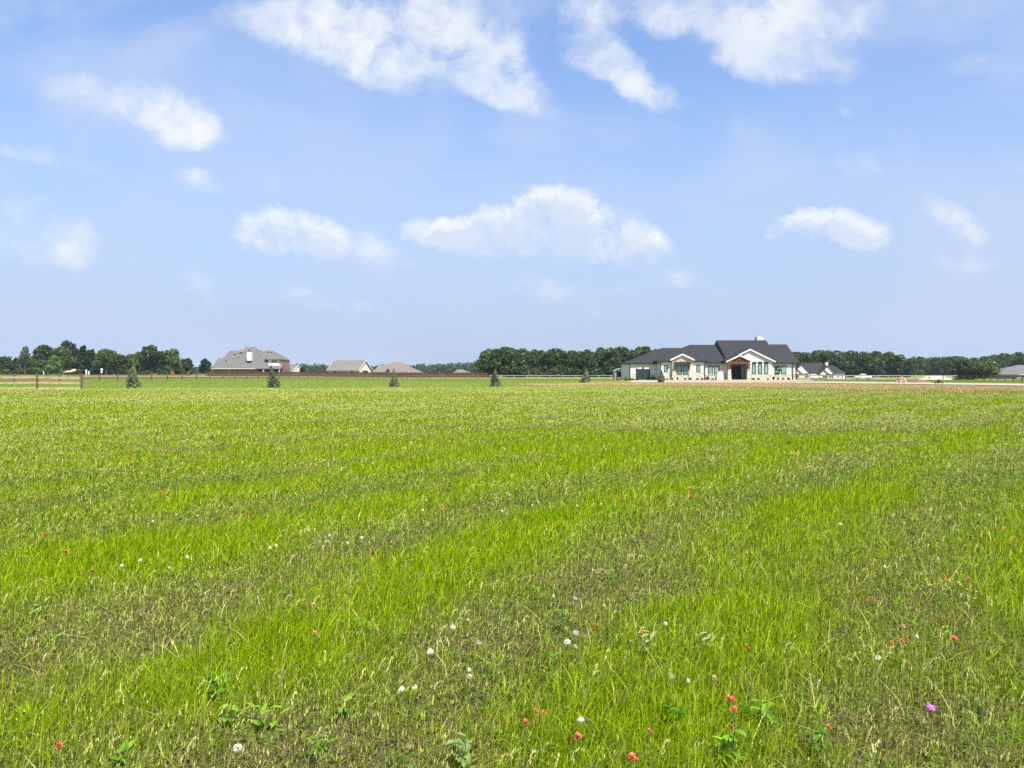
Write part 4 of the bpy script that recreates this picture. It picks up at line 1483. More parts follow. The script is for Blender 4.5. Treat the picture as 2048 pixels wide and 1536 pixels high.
G1 = 'trees in the left grove'
for (nm, lab, u0, u1, vt, Y, mt, st, tk, lf, n, sd_) in (
        ('oak_tree', 'low dark oak at the left frame edge beyond the fence', -30, 26, 712, 318, 'leaf_deep', 'wood', .06, .45, 3600, 1),
        ('oak_tree', 'dark low tree behind the pale dead-looking tree', 10, 58, 714, 325, 'leaf_deep', 'wood', .06, .45, 3200, 2),
        ('tree', 'grey green spire-topped tree rising behind the pale tree', 25, 56, 693, 360, 'leaf_grey', 'tall', .1, .45, 2600, 3),
        ('tree', 'pale half-bare tree with thin tan foliage and white trunk', 27, 58, 709, 296, 'leaf_grey', 'open', .2, .38, 900, 4),
        ('oak_tree', 'broad dark oak left of the tallest grove tree', 56, 112, 690, 312, 'leaf_deep', 'round', .1, .42, 5200, 5),
        ('oak_tree', 'tallest dark tree of the left grove', 104, 152, 679.5, 318, 'leaf_deep', 'round', .2, .42, 5400, 6),
        ('oak_tree', 'yellow green oak with sunlit right side in front of the tallest tree', 90, 140, 693, 303, 'leaf_oak', 'round', .12, .40, 5200, 7),
        ('tree', 'small bright green conical tree at the front of the grove', 89, 121, 711, 288, 'leaf_light', 'tall', .16, .34, 3400, 8),
        ('tree', 'low dull olive tree left of the small bright green tree', 50, 92, 717, 298, 'leaf_oak', 'bush', .06, .38, 3000, 9),
        ('tree', 'dark twin-tipped tree right of the tallest grove tree', 143, 172, 691, 316, 'leaf_deep', 'tall', .06, .42, 3800, 10),
        ('tree', 'dark narrow tree between the twin-tipped tree and the domed oak', 164, 190, 699, 318, 'leaf_deep', 'tall', .05, .42, 3000, 11),
        ('oak_tree', 'dome-shaped oak with a visible forked trunk behind the fence', 182, 230, 697.5, 300, 'leaf_oak', 'round', .17, .40, 5200, 12),
        ('tree', 'dark low-crowned tree right of the domed oak', 226, 262, 709, 314, 'leaf_deep', 'wood', .06, .42, 3400, 13),
        ('tree', 'mid-height olive tree left of the large rounded oak', 246, 284, 704, 308, 'leaf_oak', 'wood', .06, .42, 3800, 14),
        ('oak_tree', 'large rounded oak second tallest of the grove', 272, 324, 690.5, 303, 'leaf_deep', 'round', .08, .42, 5600, 15),
        ('tree', 'mid green tree sloping down right of the large rounded oak', 316, 362, 697, 305, 'leaf_oak', 'wood', .05, .42, 4200, 16),
        ('tree', 'rear dark tree filling the gap behind the broad dark oak', 60, 104, 699, 336, 'leaf_deep', 'wood', .04, .45, 2600, 201),
        ('tree', 'rear dark tree between the tallest tree and the domed oak', 138, 182, 700, 338, 'leaf_deep', 'wood', .04, .45, 2600, 202),
        ('tree', 'rear dark tree directly behind the domed oak', 172, 216, 704, 340, 'leaf_deep', 'wood', .04, .45, 2600, 203),
        ('tree', 'rear dark tree behind the low-crowned tree', 214, 262, 709, 338, 'leaf_deep', 'wood', .04, .45, 2600, 204),
        ('tree', 'rear dark tree behind the mid-height olive tree', 250, 296, 705, 336, 'leaf_deep', 'wood', .04, .45, 2600, 205),
        ('tree', 'rear dark tree behind the large rounded oak right shoulder', 298, 346, 702, 336, 'leaf_deep', 'wood', .04, .45, 2600, 206),
        ('tree', 'last low dark tree at the right end of the grove', 354, 384, 716, 308, 'leaf_deep', 'wood', .06, .42, 2600, 17),
        ('tree', 'lone small dark tree by the left end of the brick house', 394, 417, 717.5, 285, 'leaf_deep', 'round', .12, .38, 2600, 18),
):
    tree_at(nm, lab, 'tree', u0, u1, vt, Y, M[mt], style=st, trunk=tk, leaf=lf, n=n, seed=sd_, group=G1)

for k, (lab, u0, u1, vt, Y, mt) in enumerate((
        ('rounded sage green bush right of the tan-roofed shelters', 143, 162, 738.5, 284, 'leaf_grey'),
        ('dark clipped bush under the small bright green tree', 84, 97, 740.5, 283, 'leaf_deep'),
        ('long low dark bush at the left frame edge', -10, 16, 738, 290, 'leaf_oak'),
        ('low wide dark bush below the pale tree', 12, 40, 740, 288, 'leaf_deep'),
        ('dark bush between the domed oak and the olive tree', 226, 250, 740, 296, 'leaf_deep'),
        ('grey green bush under the large rounded oak', 272, 300, 741, 292, 'leaf_oak'),
        ('blue green low bush left of the red shrub', 306, 338, 741, 292, 'leaf_deep'),
        ('small light bush at the right end of the grove', 366, 377, 742, 290, 'leaf_grey'),
        ('dark bush left of the white sign', 168, 192, 740, 300, 'leaf_deep'),
        ('dark bush behind the white posts under the trees', 120, 146, 737, 302, 'leaf_deep'),
        ('dark bush below the low olive tree', 56, 82, 738, 300, 'leaf_deep'))):
    tree_at('bush', lab, 'bush', u0, u1, vt, Y, M[mt], style='bush', trunk=.02, leaf=.25, n=900, seed=60 + k, tr=.02, group='bushes under the left grove')

# trees by the houses and before the woodland
tree_at('plum_tree', 'small round purple-leaved tree right of the cream garage', 'tree', 595.5, 608, 733.5, 280, M['leaf_purple'], style='round', trunk=.2, leaf=.2, n=1500, seed=31)
tree_at('bush', 'grey green bush before the pinkish tan roof', 'bush', 766, 780, 738.5, 270, M['leaf_grey'], style='open', trunk=.05, leaf=.2, n=700, seed=32)
tree_at('tree', 'small green tree left of the small brown-roofed house', 'tree', 889, 906, 738, 330, M['leaf_oak'], style='round', trunk=.06, leaf=.3, n=1000, seed=33)
tree_at('oak_tree', 'large sunlit oak standing out before the woodland edge', 'tree', 971, 1040, 696, 232, M['leaf_oak'], style='round', trunk=.03, leaf=.36, n=7500, seed=34)
tree_at('oak_tree', 'lower spreading right half of the sunlit oak pair', 'tree', 1018, 1062, 715, 230, M['leaf_oak'], style='wood', trunk=.03, leaf=.34, n=4500, seed=35)
tree_at('bush', 'pale yellow green bush at the left foot of the sunlit oak', 'bush', 951, 978, 718, 233, M['leaf_light'], style='open', trunk=.03, leaf=.3, n=1600, seed=36)
tree_at('tree', 'dark rounded tree left of the bright green rounded tree', 'tree', 1912, 1956, 718.5, 245, M['leaf_deep'], style='wood', trunk=.03, leaf=.36, n=4000, seed=37)
tree_at('tree', 'bright green rounded tree before the far right woodland', 'tree', 1944, 2011, 722.5, 240, M['leaf_oak'], style='bush', trunk=.02, leaf=.36, n=5000, seed=38)

# woodland: copies of five trees
PROTO = []
for k in range(5):
    p = make_tree('woodland_tree', 'dark green woodland tree standing in the belt behind the fence', 'tree', 0, 0, 10.0, (7.5, 9, 8, 9.5, 7)[k], M['leaf_wood'], style='wood', trunk=.05, leaf=.40, n=3600, seed=41 + k, z=0)
    PROTO.append(p)
used = set()


def wood_tree(u, vtop, Y, k, label, group):
    x = at(u, 0, Y)[0]
    z = h(x, Y)
    s = (at(0, vtop, Y)[2] - z) / 10.0
    if k not in used:
        o = PROTO[k]
        used.add(k)
    else:
        o = copy_tree(PROTO[k])
    o.location = (x, Y, z)
    sx = s * random.uniform(.95, 1.25)
    o.scale = (sx, sx, s)
    o.rotation_euler = (0, 0, random.uniform(0, 6.28))
    o['label'] = label
    o['group'] = group
    return o


def prof(pts):
    a = np.array(pts, float)
    return lambda u: float(np.interp(u, a[:, 0], a[:, 1]))


TOP1 = prof([(950, 716), (962, 706), (975, 697), (1000, 694), (1022, 692), (1050, 693), (1090, 698), (1115, 694), (1150, 699.5), (1180, 697), (1200, 693.5), (1215, 691.5),
             (1245, 694), (1270, 693), (1292, 691.5), (1310, 694), (1340, 696), (1400, 698), (1600, 700)])
labs1 = ('dark green tree in the front row of the woodland left of the white house', 'tall tree in the second row of the woodland left of the white house')
u = 958
i = 0
while u < 1400:
    for row, (Y, dv, ds) in enumerate(((262, 5.5, 0), (284, 0.8, 9))):
        uu = u + ds + random.uniform(-5, 5)
        if uu - 20 < 950:
            uu = 974
        wood_tree(uu, TOP1(uu) + dv + random.uniform(-.5, 4.5), Y + random.uniform(-5, 5), i % 5, labs1[row], 'woodland trees left of the white house')
        i += 1
    u += 27
TOP2 = prof([(1570, 706), (1590, 703), (1617, 700), (1641, 697), (1665, 701), (1705, 701.5), (1730, 702), (1748, 698.5), (1775, 704), (1793, 702), (1812, 712), (1840, 716)])
labs2 = ('front row woodland tree behind the white farmhouse', 'second row woodland tree rising behind the white farmhouse')
u = 1578
while u < 1825:
    for row, (Y, dv, ds) in enumerate(((325, 5, 0), (345, 0, 9))):
        uu = u + ds + random.uniform(-4, 4)
        wood_tree(uu, TOP2(uu) + dv + random.uniform(0, 4), Y + random.uniform(-5, 5), i % 5, labs2[row], 'woodland trees behind the farmhouse')
        i += 1
    u += 24
TOP3 = prof([(1800, 718), (1840, 713), (1880, 714), (1932, 711), (1965, 713), (2000, 708.5), (2045, 701.5), (2120, 700), (2300, 704)])
u = 1815
while u < 2160:
    for row, (Y, dv, ds) in enumerate(((410, 5, 0), (440, 0, 9))):
        uu = u + ds + random.uniform(-4, 4)
        wood_tree(uu, TOP3(uu) + dv + random.uniform(0, 4), Y + random.uniform(-6, 6), i % 5,
                  ('lower front tree of the hazier woodland at the far right', 'taller rear tree of the hazier woodland at the far right')[row], 'far right woodland trees')
        i += 1
    u += 22

# hidden stretch behind the white house and undergrowth along the foot of the wood
for k, (u, vt, Y) in enumerate(((1090, 731, 254), (1128, 729, 252), (1150, 734, 250), (1105, 737, 248), (1168, 733, 255), (1192, 735, 251), (1225, 732, 254), (1068, 735, 250))):
    tree_at('bush', (
        'tall thicket bush at the wood foot midway along the grey fence', 'tallest thicket bush at the wood foot behind the grey fence', 'low thicket bush nearest the grey fence middle', 'lowest foremost thicket bush behind the grey fence',
        'thicket bush left of the fifth young spruce', 'thicket bush just right of the fifth young spruce', 'thicket bush beside the grey shed', 'thicket bush at the right foot of the sunlit oak')[k], 'bush',
        u - 20, u + 20, vt, Y, M['leaf_wood'], style='bush', trunk=.01, leaf=.34, n=1500, seed=80 + k, tr=.012, group='thicket at the wood foot')


def far_treeline():
    """Distant wood that reads as one mass."""
    r = np.random.default_rng(12)
    tops = prof([(-400, 716), (0, 714), (200, 720), (380, 730.5), (400, 732), (500, 730), (575, 727), (600, 723), (640, 724), (655, 726.5), (700, 727), (745, 727), (770, 724.5), (800, 727),
                 (840, 725.5), (862, 723.5), (880, 724), (900, 721), (920, 719.5), (940, 721.5), (960, 717), (1100, 712), (1600, 712), (2048, 708), (2500, 708)])
    V = []
    for row in range(4):
        Y0 = 620 + row * 75
        u = -380
        while u < 2450:
            Y = Y0 + r.uniform(-30, 30)
            x = at(u, 0, Y)[0]
            z = h(x, Y)
            vt = tops(u) + (3 - row) * 1.9 + r.uniform(-.3, 2.2)
            Ht = max(3, at(0, vt, Y)[2] - z)
            W = r.uniform(9, 16)
            lobes = []
            for k in range(7):
                th, f = r.uniform(0, 6.28), r.random()
                kk = W * r.uniform(.2, .3)
                lobes.append(((x + W * .3 * math.cos(th) * (1.1 - .5 * f), Y + W * .3 * math.sin(th), z + (Ht - kk) * (.15 + .85 * f)), (kk, kk, kk * .85)))
            P, Nn = crown_points(lobes, 26, r)
            V.append(leaf_quads(P, Nn, 1.0, r))
            u += W * .62 / Y * FPX
    o = quads_object('treeline', np.concatenate(V), M['leaf_far'])
    tag(o, 'far hazy wood closing the view behind the houses', 'treeline', kind='stuff')


far_treeline()


# ------------------------------------------------------------------ young spruces along the meadow edge
def spruce(label, u, vtop, vb, Y, wpx, seed, lean=0.0, dark=0):
    r = np.random.default_rng(seed)
    x = at(u, 0, Y)[0]
    z = h(x, Y)
    Ht = at(0, vtop, Y)[2] - z
    W = wpx / FPX * Y
    t = thing('spruce_tree', label, 'tree', (x, Y, z), 'young spruces along the meadow edge')
    n = 3800
    f = r.random(n) ** 1.35
    zz = .06 + f * (Ht - .06)
    prof_ = W / 2 * np.interp(f, [0, .06, .25, .5, .72, .9, 1], [.80, .95, 1.0, .80, .50, .24, .05])
    th = r.uniform(0, 2 * math.pi, n)
    br = 1 + (.42 + .1 * (seed % 3)) * np.sin(th * (2 + seed % 3) + zz * (7 + seed) + seed) * np.cos(zz * (9 + 1.7 * seed) + th * 2) + .18 * np.sin(th * 7 + zz * 21)
    rad = prof_ * br * (.45 + .6 * r.random(n) ** .5)
    px = rad * np.cos(th) + lean * (zz / Ht) ** 1.5 * W
    py = rad * np.sin(th)
    zz = zz - .18 * rad + .05 * r.normal(size=n)
    P = np.stack([px, py, np.maximum(zz, .03)], 1)
    Nn = np.stack([np.cos(th), np.sin(th), .5 + 0 * th], 1) + r.normal(size=(n, 3)) * .7
    Nn /= np.linalg.norm(Nn, axis=1, keepdims=True)
    quads_object('crown', leaf_quads(P, Nn, .055 * Y / 75, r), M['leaf_spruce'], t)
    MB().path([(0, 0, -.1), (lean * W * .3, 0, Ht * .5), (lean * W * .95, 0, Ht * .97)], [.06, .035, .008], 7).build('trunk', M['bark'], t, local=True)
    return t


spruce('young blue green spruce right of the near fence corner', 260, 729, 777, 64.5, 21, 1, .05)
spruce('young spruce with its tip leaning left before the brick house', 544.5, 733.5, 776, 76, 17.5, 2, -.40)
spruce('young spruce in front of the pinkish tan roof', 787, 739, 774, 84, 14, 3, -.08)
spruce('young spruce in front of the large sunlit oak', 989, 739.5, 774, 86, 16, 4, .10)
spruce('young spruce before the dark woodland left of the shed', 1171, 737, 768.5, 100, 15, 5, .25)
spruce('dark young spruce before the left wing of the white house', 1325, 742, 765.5, 112, 11.5, 6, .0)


# young yellow green tree and planting along the front of the white house
tree_at('sapling', 'thin yellow green sapling before the right wing windows', 'tree', 1553, 1569, 731, 136.5, M['leaf_light'], style='open', trunk=.38, leaf=.12, n=700, seed=90, tr=.012)
SH = [(605, 15, 541, 'leaf_red', 'small red shrub left of the stone bay window'), (655, 20, 535, 'leaf_red', 'dark red upright shrub below the paired bay window'),
      (735, 28, 540, 'leaf_red', 'low red shrub below the right stone pier'), (785, 34, 541, 'leaf_purple', 'dark purple shrub right of the stone bay'),
      (860, 40, 543, 'leaf_shrub', 'wide dark green shrub left of the recessed windows'), (905, 30, 541, 'leaf_red', 'pinkish red shrub under the left recessed window'),
      (940, 30, 540, 'leaf_red', 'bushy red shrub left of the tall brown shrub'), (965, 32, 526, 'leaf_purple', 'tall brown shrub between the recessed windows'),
      (1015, 26, 543, 'leaf_shrub', 'low green shrub left of the limestone pillar'), (1125, 26, 541, 'leaf_red', 'red shrub between the pillar and the porch'),
      (1240, 34, 547, 'leaf_grey', 'low grey grass clump before the dark entry'), (1435, 40, 543, 'leaf_shrub', 'flat green shrub under the three tall windows, left one'),
      (1490, 36, 546, 'leaf_shrub', 'flat green shrub under the three tall windows, right one'), (1585, 28, 547, 'leaf_purple', 'small dark shrub at the gable corner'),
      (1645, 32, 530, 'leaf_shrub', 'round dark green shrub left of the sapling'), (1690, 26, 543, 'leaf_red', 'low red shrub right of the sapling trunk'),
      (1742, 36, 544, 'leaf_red', 'wide pinkish red shrub under the last window'), (1800, 36, 541, 'leaf_purple', 'dark red shrub by the last downpipe'),
      (545, 22, 545, 'leaf_red', 'tiny red shrub left end of the flower bed')]
for k, (zx, w, zy, mt, lab) in enumerate(SH):
    u, v = 1230 + zx / 5.12, 650 + zy / 5.12
    tree_at('shrub', lab, 'shrub', u - w / 10.24, u + w / 10.24, v, 135.8 + .3 * (k % 3), M[mt], style='bush', trunk=.02, leaf=.075, n=420, seed=110 + k, tr=.012, group='shrubs along the front of the white house')
sheet('flower_bed', 'golden mulch bed along the front of the white house', M['mulch'],
      [(1330, 762.0), (1400, 762.3), (1500, 763.2), (1600, 763.2), (1625, 763.0)], [(1330, 760.6), (1400, 760.6), (1500, 760.8), (1600, 760.6), (1625, 760.8)], .09, 'flower bed')
tree_at('weed_clump', 'bright green weedy clump left of the black utility box', 'plant', 1249, 1260, 755.5, 131, M['leaf_light'], style='bush', trunk=.01, leaf=.09, n=500, seed=140, tr=.01)
tree_at('weed_clump', 'bright green weedy clump right of the black utility box', 'plant', 1272, 1280, 756.5, 131, M['leaf_light'], style='bush', trunk=.01, leaf=.09, n=400, seed=141, tr=.01)


# ------------------------------------------------------------------ vehicles
def car(name, label, cat, u, Y, yaw, prof_pts, cab_pts, width, length, wheel_x, wr, cabw):
    """Side profile (x forward, z up) extruded; cab narrower; windows, wheels, lamps, bumpers as parts."""
    x = at(u, 0, Y)[0]
    z = h(x, Y)
    t = thing(name, label, cat, (x, Y, z), rz=yaw)

    def lp(mb, n, m, p=t):
        return mb.build(n, m, p, local=True)
    w = width / 2
    b = MB()
    e = .06
    b.prism([(a, -w, c) for a, c in prof_pts], [(a, w, c) for a, c in prof_pts])
    bo = lp(b, 'body', M['carwhite'])
    c = MB()
    lo, hi = cab_pts[0], cab_pts[1]
    zc0, zc1 = lo[2], hi[2]
    c.prism([(lo[0], -w + .03, zc0), (lo[1], -w + .03, zc0), (lo[1], w - .03, zc0), (lo[0], w - .03, zc0)],
            [(hi[0], -cabw / 2, zc1), (hi[1], -cabw / 2, zc1), (hi[1], cabw / 2, zc1), (hi[0], cabw / 2, zc1)])
    c.prism([(hi[0] + .003, -cabw / 2 + .003, zc1), (hi[1] - .003, -cabw / 2 + .003, zc1), (hi[1] - .003, cabw / 2 - .003, zc1), (hi[0] + .003, cabw / 2 - .003, zc1)],
            [(hi[0] + .12, -cabw / 2 + .1, zc1 + .06), (hi[1] - .12, -cabw / 2 + .1, zc1 + .06), (hi[1] - .12, cabw / 2 - .1, zc1 + .06), (hi[0] + .12, cabw / 2 - .1, zc1 + .06)])
    lp(c, 'cab', M['carwhite'])
    for s in (-1, 1):
        for f0, f1 in ((.08, .47), (.53, .92)):
            q = []
            for zf in (.12, .86):
                x0 = lo[0] + (hi[0] - lo[0]) * zf
                x1 = lo[1] + (hi[1] - lo[1]) * zf
                yy = (w - .03) + (cabw / 2 - w + .03) * zf
                zz = zc0 + (zc1 - zc0) * zf
                q.append([(x0 + (x1 - x0) * f, s * (yy + .012), zz) for f in (f0, f1)])
            pts = [q[0][0], q[0][1], q[1][1], q[1][0]]
            lp(MB().prism([(a, y_ - s * .02, z_) for a, y_, z_ in pts], pts), 'side_window', M['darkglass'])
    for (xl, xh) in ((lo[1], hi[1]), (lo[0], hi[0])):
        sg = 1 if xl > 0 and xl == lo[1] else -1
        pts = []
        for zf, k in ((.1, .9), (.88, .86)):
            xx = xl + (xh - xl) * zf + sg * .015
            yy = ((w - .03) + (cabw / 2 - w + .03) * zf) * k
            pts.append((xx, yy, zc0 + (zc1 - zc0) * zf))
        (xa, ya, za), (xb, yb_, zb) = pts
        lp(MB().prism([(xa - sg * .02, -ya, za), (xa - sg * .02, ya, za), (xb - sg * .02, yb_, zb), (xb - sg * .02, -yb_, zb)], [(xa, -ya, za), (xa, ya, za), (xb, yb_, zb), (xb, -yb_, zb)]), 'windscreen', M['darkglass'])
    for wx in wheel_x:
        for s in (-1, 1):
            yo = s * (w - .02)
            wo = lp(MB().tube((wx, yo - s * .22, wr), (wx, yo + s * .03, wr), wr, wr, 18), 'wheel', M['rubber'])
            lp(MB().tube((wx, yo + s * .028, wr), (wx, yo + s * .045, wr), wr * .6, wr * .5, 14), 'rim', M['galv'], wo)
    xf = max(a for a, _ in prof_pts)
    xr = min(a for a, _ in prof_pts)
    for s in (-1, 1):
        lp(MB().box(xf - .05, xf + .02, s * (w - .2) - .15, s * (w - .2) + .15, .78, .95), 'headlight', M['palepane'])
        lp(MB().box(xr - .02, xr + .05, s * (w - .12) - .08, s * (w - .12) + .08, .75, 1.0), 'tail_light', M['red'])
    lp(MB().box(xf + .003, xf + .1, -w + .05, w - .05, .42, .62), 'bumper', M['black'])
    return t


car('pickup_truck', 'white pickup truck parked behind the pale rail fence', 'truck', 1731, 268, R(180 - 4),
    [(-2.75, .45), (2.7, .45), (2.78, .7), (2.7, 1.02), (1.35, 1.12), (-.95, 1.12), (-.97, 1.15), (-2.75, 1.15)],
    [(-.95, 1.35, 1.122), (-.72, .62, 1.78)], 1.98, 5.5, (-1.75, 1.78), .40, 1.62)
car('car', 'white car parked in front of the white farmhouse', 'car', 1635, 284, R(5),
    [(-2.35, .35), (2.35, .35), (2.42, .62), (2.25, .86), (.9, 1.0), (-2.3, 1.02), (-2.4, .7)],
    [(-2.15, 1.0, 1.022), (-1.7, .15, 1.62)], 1.85, 4.8, (-1.45, 1.5), .34, 1.45)


# ------------------------------------------------------------------ heaps, mower, small things under the grove
def heap(name, label, cat, u0, u1, vtop, Y, depth, mat, seed, rough=.3, group=None):
    x0, x1 = at(u0, 0, Y)[0], at(u1, 0, Y)[0]
    xm, W = (x0 + x1) / 2, (x1 - x0)
    z0 = h(xm, Y)
    Ht = at(0, vtop, Y)[2] - z0
    n = 40
    s = np.linspace(-1, 1, n)
    A, B = np.meshgrid(s, s, indexing='ij')
    rr = np.sqrt(A ** 2 + B ** 2)
    prof_ = np.clip(1 - rr ** 1.7, 0, 1)
    nz = fbm(A * 2.2 + seed * 3.1 + 40, B * 2.2 + seed + 40, 5)
    nz2 = fbm(A * 7 + seed * 3.1 + 40, B * 7 + seed + 40, 3)
    Zz = prof_ ** .8 * (1 - rough + rough * 2 * nz) + (prof_ > .02) * (nz2 - .5) * rough * .55
    Zz = Zz / Zz.max() * Ht - .12 * (rr > .97)
    Xx, Yy = xm + A * W / 2, Y + B * depth / 2
    zg = H(Xx, Yy)
    idx = np.arange(n * n).reshape(n, n)
    q = np.stack([idx[:-1, :-1], idx[1:, :-1], idx[1:, 1:], idx[:-1, 1:]], -1).reshape(-1, 4)
    me = np_mesh(name, np.stack([Xx, Yy, zg + Zz - .02], -1).reshape(-1, 3), q.ravel(), np.arange(len(q)) * 4, mat)
    o = link(bpy.data.objects.new(name, me))
    return tag(o, label, cat, group)


heap('dirt_mound', 'brown clay dirt mound beside the driveway', 'mound', 1820, 1866, 758, 109, 2.6, M['dirt'], 2, .35)
heap('sand_mound', 'long pale sandy fill mound behind the rail fence', 'mound', 1843, 1910, 750.3, 214, 5.5, M['sand'], 5, .3)


def rubble_pile():
    Y = 109.0
    x0, x1 = at(1796, 0, Y)[0], at(1821, 0, Y)[0]
    xm = (x0 + x1) / 2
    z0 = h(xm, Y)
    r = random.Random(3)
    m = MB()
    for k in range(120):
        f = r.random()
        a, rad = r.uniform(0, 6.28), (x1 - x0) / 2 * math.sqrt(r.random()) * (1 - f * .75)
        s = r.uniform(.06, .17)
        x, y, z = xm + rad * math.cos(a), Y + rad * math.sin(a) * .9, z0 + f * .72
        q = [(x + s * r.uniform(.5, 1.3) * dx, y + s * r.uniform(.5, 1.3) * dy, z - s * r.uniform(.4, .9)) for dx, dy in ((-1, -1), (1, -1), (1, 1), (-1, 1))]
        w = [(x + s * r.uniform(.4, 1.1) * dx, y + s * r.uniform(.4, 1.1) * dy, z + s * r.uniform(.4, .9)) for dx, dy in ((-1, -1), (1, -1), (1, 1), (-1, 1))]
        m.prism(q, w)
    o = m.build('rubble_pile', M['rubble'])
    tag(o, 'heap of broken reddish limestone rubble left of the dirt mound', 'rubble pile')


rubble_pile()


def mower():
    p = put(1878, 767.5)
    x, y, z = p
    t = thing('lawn_mower', 'black push mower with slanted handle beside the driveway', 'lawn mower', (x, y, z), rz=R(12))

    def lp(mb, n, m, q=t):
        return mb.build(n, m, q, local=True)
    lp(MB().prism([(-.40, -.26, .12), (.26, -.26, .12), (.34, 0, .12), (.26, .26, .12), (-.40, .26, .12)],
                  [(-.34, -.2, .30), (.2, -.2, .30), (.26, 0, .30), (.2, .2, .30), (-.34, .2, .30)]), 'deck', M['black'])
    lp(MB().tube((-.05, 0, .301), (-.05, 0, .50), .16, .15, 14).box(-.2, .1, -.1, .1, .49, .58), 'engine', M['blackgloss'])
    for wx, rr in ((-.34, .13), (.26, .11)):
        for s in (-1, 1):
            lp(MB().tube((wx, s * .27, rr), (wx, s * .34, rr), rr, rr, 14), 'wheel', M['rubber'])
    hd = MB()
    for s in (-1, 1):
        hd.tube((.1, s * .22, .25), (.62, s * .22, 1.05), .018, .018, 6)
    hd.tube((.62, -.22, 1.05), (.62, .22, 1.05), .022, .022, 6)
    lp(hd, 'handle', M['black'])


mower()


def white_post(label, u, vt, Y, w):
    x = at(u, 0, Y)[0]
    z = h(x, Y)
    zt = at(0, vt, Y)[2]
    m = MB().box(x - w / 2, x + w / 2, Y - .08, Y + .08, z - .1, zt - .1)
    m.prism([(x - w / 2, Y - .08, zt - .1), (x + w / 2, Y - .08, zt - .1), (x + w / 2, Y + .08, zt - .1), (x - w / 2, Y + .08, zt - .1)],
            [(x - .03, Y - .02, zt), (x + .03, Y - .02, zt), (x + .03, Y + .02, zt), (x - .03, Y + .02, zt)])
    return tag(m.build('gate_post', M['white']), label, 'post')


white_post('tall white post under the dark trees left of the white sign', 166, 739, 282, .50)
white_post('short white post right beside the tall white post', 171, 742.5, 283, .45)
white_post('slim white post under the small bright green tree, leftmost', 80, 742, 284, .28)


def white_sign():
    Y = 281.0
    x = at(197, 0, Y)[0]
    z = h(x, Y)
    t = thing('sign', 'white stacked sign on a thin post under the domed oak', 'sign', (x, Y, z))
    MB().box(x - .06, x + .06, Y, Y + .1, z - .1, at(0, 737, Y)[2]).build('post', M['galv'], t)
    for va, vb, w in ((737, 740, .38), (741, 745.5, .26)):
        MB().box(x - w, x + w, Y - .06, Y - .003, at(0, vb, Y)[2], at(0, va, Y)[2]).build('board', M['carwhite'], t)


white_sign()


def shelter(label, u0, u1, vt, ve, Y):
    """Low open shelter with a sagging tan roof on posts."""
    x0, x1 = at(u0, 0, Y)[0], at(u1, 0, Y)[0]
    xm = (x0 + x1) / 2
    z = h(xm, Y)
    zt, ze = at(0, vt, Y)[2], at(0, ve, Y)[2]
    t = thing('shelter', label, 'shelter', (xm, Y, z), 'tan-roofed shelters under the grove')
    hip_x(MB(), x0, x1, Y, Y + 2.6, ze, zt, x0 + (x1 - x0) * .3, x1 - (x1 - x0) * .35).build('roof', M['thatch'], t)
    for x in (x0 + .25, x1 - .25):
        for y in (Y + .25, Y + 2.3):
            MB().box(x - .07, x + .07, y - .07, y + .07, z - .1, ze - .003).build('post', M['bark'], t)
    MB().box(x0 + .5, x1 - .5, Y + 1.9, Y + 2.1, z - .05, ze - .15).build('back_wall', M['bark'], t)


shelter('low tan-roofed shelter left of the taller one under the grove', 119, 134, 741, 744.5, 286)
shelter('taller tan-roofed shelter left of the sage green bush', 131, 145, 738, 742.5, 285)
tree_at('shrub', 'red flowering shrub below the right end of the grove', 'shrub', 336, 345.5, 744.5, 281, M['petal_red'], style='bush', trunk=.02, leaf=.14, n=260, seed=151, tr=.02)

# ------------------------------------------------------------------ grass
gr = np.random.default_rng(21)
# patches of the meadow, given by where they lie on the ground: (u, v, half width, half height, lushness)
PATCH = [(1100, 900, 220, 40, .5), (1230, 960, 160, 30, .3), (260, 1120, 340, 70, .55), (520, 1010, 300, 30, .3), (800, 1180, 200, 60, .2), (1600, 1310, 320, 90, .55), (1300, 1480, 300, 70, .5),
         (1980, 1180, 130, 90, .45), (1000, 1090, 160, 40, .25), (150, 900, 200, 20, .3), (420, 870, 120, 10, .35), (1000, 870, 250, 14, .3), (700, 830, 300, 14, .15), (1800, 1010, 160, 24, .3),
         (300, 1350, 330, 120, -.5), (850, 1330, 170, 60, -.65), (1180, 1190, 200, 60, -.4), (1480, 1130, 260, 70, -.55), (1850, 960, 240, 50, -.5), (980, 1240, 130, 40, -.35), (600, 950, 220, 22, -.35),
         (520, 1470, 140, 60, -.5), (150, 1500, 180, 60, -.3), (1900, 1480, 160, 60, -.2), (1650, 1480, 120, 50, -.25), (1380, 850, 300, 22, -.25), (700, 920, 200, 14, -.3), (1750, 1180, 60, 24, -.5), (1640, 860, 300, 20, -.2)]


